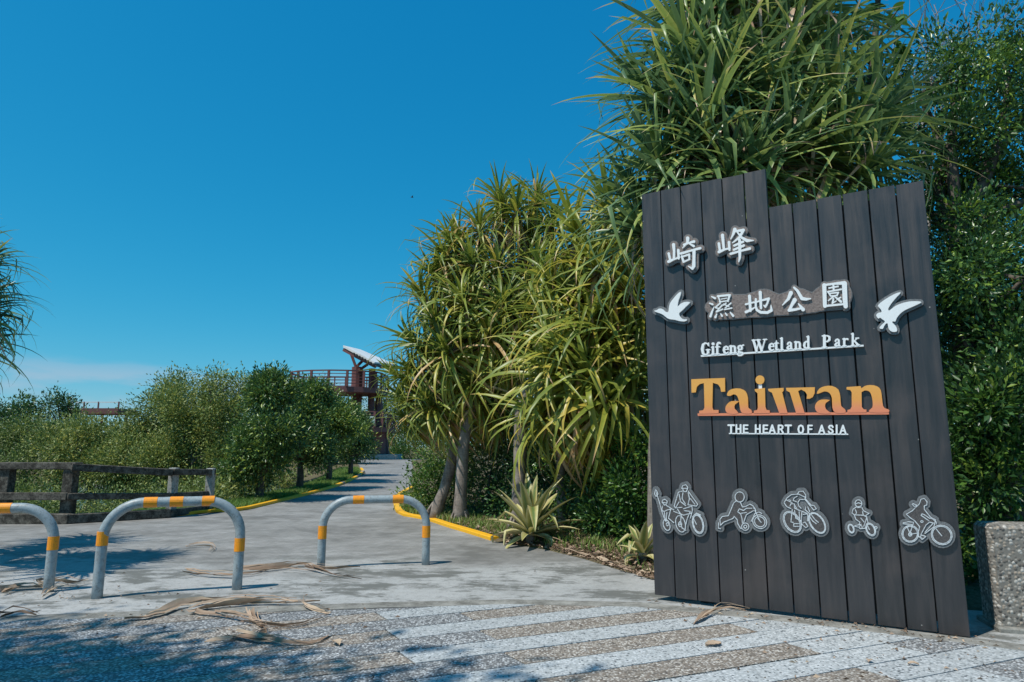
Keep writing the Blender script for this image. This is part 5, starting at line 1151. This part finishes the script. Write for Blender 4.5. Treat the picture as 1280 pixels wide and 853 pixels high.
# bare twigs against the sky, right of it
def bare_tree():
    base = Vector((at(1165, 560, 11).x, 11, 0.05)); root = empty('bare_twig_tree', base, 0, label='thin pale leafless branches against the sky at the top right', cat='tree'); rg = random.Random(14)
    mb = MB(); mb.tube([(0, 0, 0), (0, 0, 3), at(1160, 240, 11) - base], [.12, .09, .06], 7); mb.build('trunk', M['palebark'], root, smooth=True)
    def grow(p, d, L, r, dep, tgt):
        q = p + d * L; tri_tube(tgt, p, q, r, r * .6, 4, .08, 5)
        if dep == 0: return
        for k in range(3 if dep > 1 else 3):
            nd = (d + Vector((rg.gauss(0, .5), rg.gauss(0, .4), rg.gauss(0.1, .4)))).normalized(); grow(p.lerp(q, rg.uniform(.5, 1)), nd, L * rg.uniform(.55, .8), r * .6, dep - 1, tgt)
    s = at(1160, 240, 11) - base
    for tx_, ty_ in ((1110, 60), (1150, 20), (1180, 60), (1130, 100), (1250, 30), (1215, 10)):
        mb = MB(); d = (at(tx_, ty_, 11) - base - s); grow(s, d.normalized(), d.length * .5, .03, 4, mb); mb.build('branch', M['palebark'], root, smooth=True)
bare_tree()

# ------------------------------------------------------------------ left: kerb trees, mangroves
def kerbtree(px, py, Y, top, wpx, n, mat, label, seed, size=0.11, tr=.1, low=0.9, **kw):
    x = at(px, 560, Y).x; z0 = gz(x, Y); k = Y / FPX; zt = at(0, top, Y).z; zb = z0 + low; rz = (zt - zb) / 2; rx = wpx * k / 2; rg = random.Random(seed)
    bl = []
    for i in range(12):
        f = rg.random(); zz = zb + (zt - zb) * (0.12 + 0.78 * f); w_ = rx * math.sin(math.pi * (0.16 + 0.72 * f)) * rg.uniform(.35, .78); a = rg.uniform(0, 6.28)
        bl.append((Vector((x + math.cos(a) * w_, Y + math.sin(a) * w_, zz)), (rx * rg.uniform(.3, .45), rx * .4, rz * rg.uniform(.22, .34))))
    bl.append((Vector((x, Y, zt - rz * .35)), (rx * .42, rx * .42, rz * .33)))
    return clump_tree('roadside_tree', (x, Y, z0), bl, n, size, mat, label, group='trees along the left kerb', seed=seed, tr=tr, branches=18, **kw)
kerbtree(328, 0, 18.0, 466, 118, 26000, 'glossy', 'nearest dark glossy roadside tree on the left kerb, just right of the fence', 71, 0.11, low=.5, tint=(.55, .25), clump=.28)
kerbtree(376, 0, 21.5, 481, 104, 20000, 'glossy', 'second dark roadside tree along the left kerb', 72, 0.12, low=.6, tint=(.5, .25), clump=.28)
kerbtree(412, 0, 25.0, 499, 96, 17000, 'glossy', 'third roadside tree, lighter topped, in front of the viewing tower', 73, 0.12, low=.9, tint=(.68, .22), clump=.3)
kerbtree(440, 0, 28.5, 518, 52, 9000, 'glossy', 'smallest and farthest roadside tree at the bend of the left kerb', 74, 0.12, low=.5, tint=(.5, .25), clump=.3)
def mang(px, Y, blobs, n, label, seed, size=0.15, mat='mangrove', **kw):
    x = at(px, 560, Y).x; z0 = gz(x, Y); k = Y / FPX
    bl = [(at(a, b, Y + dy), (r * k, r * k * .9, rz * k)) for a, b, r, rz, dy in blobs]
    return clump_tree('mangrove_tree', (x, Y, z0), bl, n, size, mat, label, group='mangrove trees across the pond', seed=seed, tr=.1, branches=30, **dict(dict(clump=.42, per=24, tint=(.5, .28), shell=.3), **kw))
mang(255, 22.5, [(255, 510, 45, 42, 0), (225, 530, 40, 45, .5), (285, 540, 42, 45, 0), (240, 580, 50, 45, -.3), (290, 600, 35, 35, -.5), (200, 590, 40, 35, 0), (262, 480, 24, 18, 0), (298, 490, 22, 22, .5)], 42000, 'tallest olive mangrove right behind the end of the fence', 81, 0.105)
mang(195, 25, [(195, 530, 35, 30, 0), (170, 550, 38, 34, 0), (205, 500, 26, 28, 0), (150, 580, 45, 34, -1), (215, 570, 40, 40, -1), (228, 482, 16, 16, 0)], 28000, 'olive mangrove sloping down toward the distant platform', 82, 0.115)
mang(120, 26, [(120, 555, 38, 30, 0), (95, 570, 40, 40, -1), (140, 590, 40, 40, -1.5), (80, 545, 32, 22, 0)], 24000, 'low yellowish mangrove behind the middle of the fence', 83, 0.115, tint=(.6, .3))
mang(45, 27, [(40, 548, 42, 26, 0), (10, 560, 40, 35, 0), (60, 580, 45, 40, -1.5), (5, 600, 45, 40, -2), (-40, 560, 45, 40, 0)], 26000, 'low mangrove behind the left end of the fence', 84, 0.115)
mang(20, 33, [(15, 512, 26, 16, 0), (40, 520, 20, 10, 0), (-15, 520, 30, 18, 0), (20, 545, 35, 28, 0)], 8000, 'darker tree top poking above the mangroves at the far left', 85, 0.16, mat='glossy', tint=(.4, .2))
mang(76, 34, [(72, 502, 14, 8, 0), (84, 508, 12, 7, 0), (60, 508, 10, 6, 0), (76, 540, 26, 28, 0)], 5000, 'thin dark treetop sticking out above the mangroves left of the platform', 86, 0.16, mat='glossy', tint=(.4, .2))
mang(330, 33, [(335, 520, 45, 40, 0), (300, 540, 40, 40, 0), (375, 540, 40, 45, 0), (350, 590, 60, 30, 0)], 15000, 'shaded mangrove behind the roadside trees', 87, 0.16)
mang(420, 40, [(425, 540, 30, 28, 0), (400, 560, 30, 28, 0), (450, 555, 22, 24, 0)], 8000, 'pale mangrove seen between the roadside trees and the tower', 88, 0.18)
# low growth under the trees, both sides
def understory(name, label, pts, n, size, mat, seed, **kw):
    V, F, T, cc = leaf_cloud([(tuple(p), (rx, ry, rz)) for p, rx, ry, rz in pts], n, size, seed=seed, **kw)
    return tag(link(name, np_mesh(name, V, F, T), M[mat]), label=label, kind='stuff')
pts = []
rg = random.Random(5)
for k in range(46):
    px = rg.uniform(-60, 330); Y = rg.uniform(16.5, 21); x = at(px, 600, Y).x
    if lerp_tab(LEFT, Y) - x > 1.2: pts.append((Vector((x, Y, gz(x, Y) + .45)), .8, .6, .55))
understory('waterside_scrub', 'tangled olive scrub along the pond edge', pts, 26000, 0.10, 'mangrove', 91, clump=.3, tint=(.5, .28))
pts = []
for k in range(40):
    Y = rg.uniform(8.8, 20); x = lerp_tab(RIGHT, Y) + rg.uniform(1.7, 4.5)
    if Y < 13 or k % 2: pts.append((Vector((x, Y, .25)), .5, .45, .32))
understory('undergrowth', 'low leafy undergrowth beneath the pandanus row', pts, 12000, 0.08, 'glossy', 92, clump=.22, tint=(.5, .25))
# far trees beyond the tower and horizon belt
mang(500, 58, [(500, 530, 26, 22, 0), (525, 510, 30, 30, 0), (480, 545, 24, 20, 3), (550, 530, 30, 34, 0), (515, 560, 40, 14, -2), (462, 520, 20, 22, 0), (488, 512, 18, 20, 0), (510, 500, 20, 20, 0)], 20000, 'trees beyond the far end of the path, right of the tower', 93, 0.2, mat='shrub', tint=(.45, .25), clump=.5)
mang(450, 62, [(450, 545, 26, 18, 0), (420, 540, 30, 22, 0), (470, 560, 26, 10, -1)], 8000, 'trees behind the foot of the viewing tower', 94, 0.22, mat='glossy', clump=.5)
def belt():
    pts = []
    for k in range(120):
        a = R(-70 + 130 * k / 119 + rg.uniform(-1, 1)); d = rg.uniform(90, 120); x, y = math.sin(a) * d, math.cos(a) * d
        pts.append((Vector((x, y, rise(60) + 1.6)), 5, 4, rg.uniform(2.2, 3.6)))
    understory('far_woods', 'continuous belt of far trees on the horizon', pts, 40000, 0.6, 'mangrove', 95, clump=1.5)
belt()
# tree left of and behind the camera whose crown shades the plaza
clump_tree('shade_tree', (-8.6, -0.4, 0), [(Vector(c), (r, r, r * .6)) for c, r in [((-6.7, 0.9, 8.9), 1.25), ((-3.6, -.6, 9.6), .6), ((-2.6, -.9, 9.9), .5), ((-7.7, 1.6, 9.2), 1.2), ((-5.3, 0.8, 9.3), .8), ((-8.7, .7, 9.2), 1.3), ((-7.0, -.3, 9.4), 1.2), ((-4.4, 0.2, 9.7), .75)]], 5600, 0.22, 'glossy', 'leafy tree standing left of the plaza, outside the picture', seed=101, tr=.16, branches=30, clump=.5, aspect=.5)

# ------------------------------------------------------------------ grass and litter
def grass(name, label, spots, h, mat='grass', tint=(.45, .2), seed=0):
    rg_ = np.random.default_rng(seed); P = np.array(spots); N = len(P)
    a = rg_.uniform(0, 6.28, N); H = h * rg_.uniform(.5, 1.3, N); w_ = .006 + .003 * rg_.random(N); ln = rg_.normal(0, .45, (N, 2)) * H[:, None]
    s = np.stack([np.cos(a) * w_, np.sin(a) * w_, np.zeros(N)], 1)
    mid = P + np.stack([ln[:, 0] * .35, ln[:, 1] * .35, H * .6], 1); tip = P + np.stack([ln[:, 0], ln[:, 1], H], 1)
    V = np.stack([P - s, P + s, mid + s * .7, mid - s * .7, tip], 1).reshape(-1, 3); b = np.arange(N)[:, None] * 5
    F = np.concatenate([b + [0, 1, 2], b + [0, 2, 3], b + [3, 2, 4]], 0); T = np.clip(np.repeat(rg_.normal(tint[0], tint[1], N), 5), 0, 1)
    return tag(link(name, np_mesh(name, V, F, T), M[mat]), label=label, kind='stuff')
sp_ = []
for k in range(26000):
    y = rg.uniform(13.3, 34); d = abs(rg.gauss(0, .7)) + .24; x = lerp_tab(LEFT, y) - d
    sp_.append((x, y, gz(x, y) + .01))
grass('kerb_grass', 'bright green grass strip behind the left kerb', sp_, .13, tint=(.5, .18), seed=1)
sp_ = []
for k in range(10500):
    y = rg.uniform(6.9, 20); d = abs(rg.gauss(0.35, .4)) + .15; x = lerp_tab(RIGHT, y) + d
    if math.sin(x * 3.1 + y * 2.3) + rg.gauss(0, .6) > -0.2: sp_.append((x, y, gz(x, y) + .04))
grass('verge_grass', 'patchy green and straw grass on the right verge', sp_, .11, tint=(.62, .28), seed=2)
# leaf litter: many small curled bits
def litter(name, label, spots, size, seed, mat='dry', tint=(.5, .25)):
    rg_ = np.random.default_rng(seed); P = np.array(spots); N = len(P); a = rg_.uniform(0, 6.28, N); L = size * rg_.uniform(.4, 1.4, N); W = L * rg_.uniform(.2, .5, N)
    d = np.stack([np.cos(a), np.sin(a), rg_.normal(0, .12, N)], 1) * L[:, None]; s = np.stack([-np.sin(a), np.cos(a), rg_.normal(0, .3, N)], 1) * W[:, None] * .5
    up = np.array([0, 0, 1.0]) * (L * .12)[:, None]
    V = np.stack([P, P + d * .5 + s + up, P + d, P + d * .5 - s + up * 2.2], 1).reshape(-1, 3) ; b = np.arange(N)[:, None] * 4
    F = np.concatenate([b + [0, 1, 2], b + [0, 2, 3]], 0); T = np.clip(np.repeat(rg_.normal(tint[0], tint[1], N), 4), 0, 1)
    return tag(link(name, np_mesh(name, V, F, T), M[mat]), label=label, kind='stuff')
sp_ = []
for k in range(3600):
    y = rg.uniform(6.4, 13); d = abs(rg.gauss(0.3, .6)) + (.2 if y > 10.2 else -.04); x = lerp_tab(RIGHT, y) + d + .02; sp_.append((x, y, gz(x, y) + max(.012, min(d * .16, .05)) + .012))
litter('leaf_litter', 'dry fallen leaves and straw on the right verge', sp_, .075, 3, tint=(.4, .3))
sp_ = []
for k in range(150):
    t = rg.random() ** .8; p = SA_.lerp(SB_, t); n = abs(rg.gauss(0, .28)) + .02; q = p + SN * n; sp_.append((q.x, q.y, .016))
for k in range(110): q = gnd(rg.uniform(900, 1280), rg.uniform(770, 853)); sp_.append((q.x, q.y, .015))
for k in range(140): q = gnd(rg.gauss(280, 160), rg.gauss(770, 30)); sp_.append((q.x, q.y, .015))
for k in range(60): q = gnd(rg.gauss(80, 50), rg.gauss(740, 8)); sp_.append((q.x, q.y, .015))
litter('scattered_leaf_crumbs', 'small brown leaf crumbs scattered over the paving', sp_, .035, 4, tint=(.45, .3))
# single fallen blades: ribbons along traced lines
def fallen(name, line, wd, label, seed, mat='dry', curl=.5, lift=.02, tb=.6):
    rg_ = random.Random(seed); P = [gnd(x, y) for x, y in line]; base = P[0].copy(); P = smooth([p - base for p in P], 1); P = resample(P, .07); k = len(P); V = []; F = []; T = []
    for st in range(4):
        o1, o2 = rg_.uniform(-.5, .5) * wd, rg_.uniform(-.9, .9) * wd; sw = wd * rg_.choice((.34, .22, .16)) * .5; i0_ = rg_.randrange(0, max(1, k // 4)); i1_ = k - rg_.randrange(0, max(1, k // 4)); ph = rg_.uniform(0, 6)
        if st == 0: o1 = o2 = 0; sw = wd * .42; i0_, i1_ = 0, k
        b0 = len(V); tt = tb + rg_.uniform(-.25, .25)
        for i in range(i0_, i1_):
            p = P[i]; t = (P[min(i + 1, k - 1)] - P[max(i - 1, 0)]).normalized(); n = Vector((-t.y, t.x, 0)); s = (i - i0_) / max(1, i1_ - i0_ - 1)
            w_ = sw * (1 - .75 * s ** 2) * (.7 + .3 * math.sin(s * 9 + ph)); off = o1 + (o2 - o1) * s
            z = .016 + (lift + .012 * st) * (.5 + .5 * math.sin(s * 6 + ph)) + .01 * rg_.random(); roll = 1.1 * math.sin(s * 4.5 + ph)
            for c in (-1, 0, 1):
                q = p + n * (off + c * w_ * math.cos(roll)); q.z += z + w_ * math.sin(roll) * c + abs(c) * w_ * .4; q.z = max(q.z, .014 + .002 * st)
                V.append(tuple(q)); T.append(tt + (.18 if c else -.12) + rg_.uniform(-.08, .08))
        for i in range(i1_ - i0_ - 1):
            for j in range(2): a = b0 + i * 3 + j; F.append((a, a + 3, a + 4, a + 1))
    o = link(name, np_mesh(name, np.array(V), np.array(F), np.clip(np.array(T), 0, 1), False), M[mat]); o.location = base; tag(o, label=label, cat='fallen leaf', group='dry pandanus blades on the ground'); return o
FL = [([(155, 779), (190, 776), (235, 757), (300, 757), (375, 757), (400, 755)], .10, 'long straight dry blade lying along the plaza edge, rear of the pile'),
      ([(236, 771), (262, 762), (330, 756), (372, 757)], .13, 'thick folded dry blade end at the middle of the pile'),
      ([(244, 771), (275, 774), (310, 781), (345, 787), (370, 787), (395, 779), (410, 772)], .055, 'thin dry blade curving across the pile from left to right'),
      ([(412, 771), (396, 766), (380, 762), (376, 753)], .06, 'pale upturned curl at the right end of the pile'),
      ([(312, 770), (318, 782), (335, 792), (320, 800)], .09, 'short upright dry blade crossing the loop'),
      ([(285, 800), (300, 803), (360, 811), (395, 808), (412, 797)], .10, 'dry blade with a thick frayed end, frontmost of the pile'),
      ([(255, 809), (295, 804), (330, 787)], .04, 'thin dry twig-like blade crossing the frontmost one'),
      ([(228, 717), (250, 722), (300, 724), (350, 712), (395, 716)], .05, 'thin dry blade lying behind the nearest full hoop'),
      ([(300, 716), (345, 714), (380, 707), (400, 714), (450, 712)], .09, 'crumpled dry blade at the left foot of the farther hoop'),
      ([(380, 712), (410, 720), (452, 727)], .05, 'split dry blade pointing right from the farther hoop'),
      ([(232, 686), (250, 684), (268, 685), (262, 692)], .05, 'small dark dry blade on the shaded path'),
      ([(0, 745), (25, 738), (45, 736), (62, 740)], .10, 'dry blade running to the cut-off hoop from the left'),
      ([(48, 735), (70, 728), (92, 734), (110, 730)], .10, 'curled dry blade right of the cut-off hoop foot'),
      ([(52, 750), (66, 742), (80, 736)], .07, 'reddish dry blade in front of the cut-off hoop foot'),
      ([(0, 775), (20, 771), (45, 772)], .07, 'dark dry blade at the left edge in front of the cut-off hoop'),
      ([(868, 783), (885, 773), (905, 762), (938, 765)], .07, 'single dry blade under the left half of the sign'),
      ([(745, 700), (775, 712), (800, 716)], .06, 'straw coloured blade on the verge beside the small striped plant'),
      ([(700, 690), (730, 697), (765, 704)], .06, 'straw coloured blade on the verge in front of the dark shrub')]
for k, (ln, wd, lab) in enumerate(FL): fallen('dry_pandanus_leaf', ln, wd, lab, k, tb=.68 if k not in (14, 9) else .15)
for k, (px, py, sc, lab) in enumerate([(882, 811, 1.0, 'flat tan fallen leaf on a white paving strip'), (424, 811, .9, 'curled orange brown fallen leaf on the grey paving'), (1088, 829, .5, 'small yellowish leaf on the white strip below the sign'), (1135, 834, .5, 'small brown leaf right of the yellowish one on the paving')]):
    q = gnd(px, py); V = []; F = []; n = 9
    L = .13 * sc
    for i in range(n):
        s = i / (n - 1); w_ = L * .3 * math.sin(math.pi * (s * .94 + .03)) * (1 + .25 * math.sin(i * 2.7)); z = .016 + .02 * sc * math.sin(s * 3) * (1 if k else .3)
        V += [(s * L, w_, z + .02 * sc), (s * L, 0, z), (s * L, -w_, z + .015 * sc)]
    for i in range(n - 1): a = i * 3; F += [(a, a + 3, a + 4, a + 1), (a + 1, a + 4, a + 5, a + 2)]
    o = link('fallen_leaf', np_mesh('fallen_leaf', np.array(V), np.array(F), np.full(len(V), .85), True), M['dry'], None, q); o.rotation_euler = (0, 0, k * 1.9 + .3); tag(o, label=lab, cat='leaf')
# tiny bird
q = at(515, 247, 30); bird = empty('flying_bird', q, R(30), label='tiny dark bird in the sky left of the pandanus crown', cat='bird')
mb = MB(); mb.tube([(-.12, 0, 0), (-.05, 0, .01), (.05, 0, .01), (.13, 0, .02)], [.008, .03, .032, .006], 8); mb.build('body', M['feather'], bird, smooth=True); bird.scale = (.6, .6, .6)
for s_ in (-1, 1):
    mb = MB(); mb.add([(.05, 0, .02), (-.05, 0, .02), (-.04, .14 * s_, .1), (-.02, .24 * s_, .06), (.05, .13 * s_, .11)], [(0, 1, 2, 4), (4, 2, 3)]); mb.build('wing', M['feather'], bird)
for o in bpy.data.objects:
    for k in ('_ox', '_oz'):
        if k in o: del o[k]
print('objects', len(bpy.data.objects), 'tris', sum(len(m.polygons) for m in bpy.data.meshes))
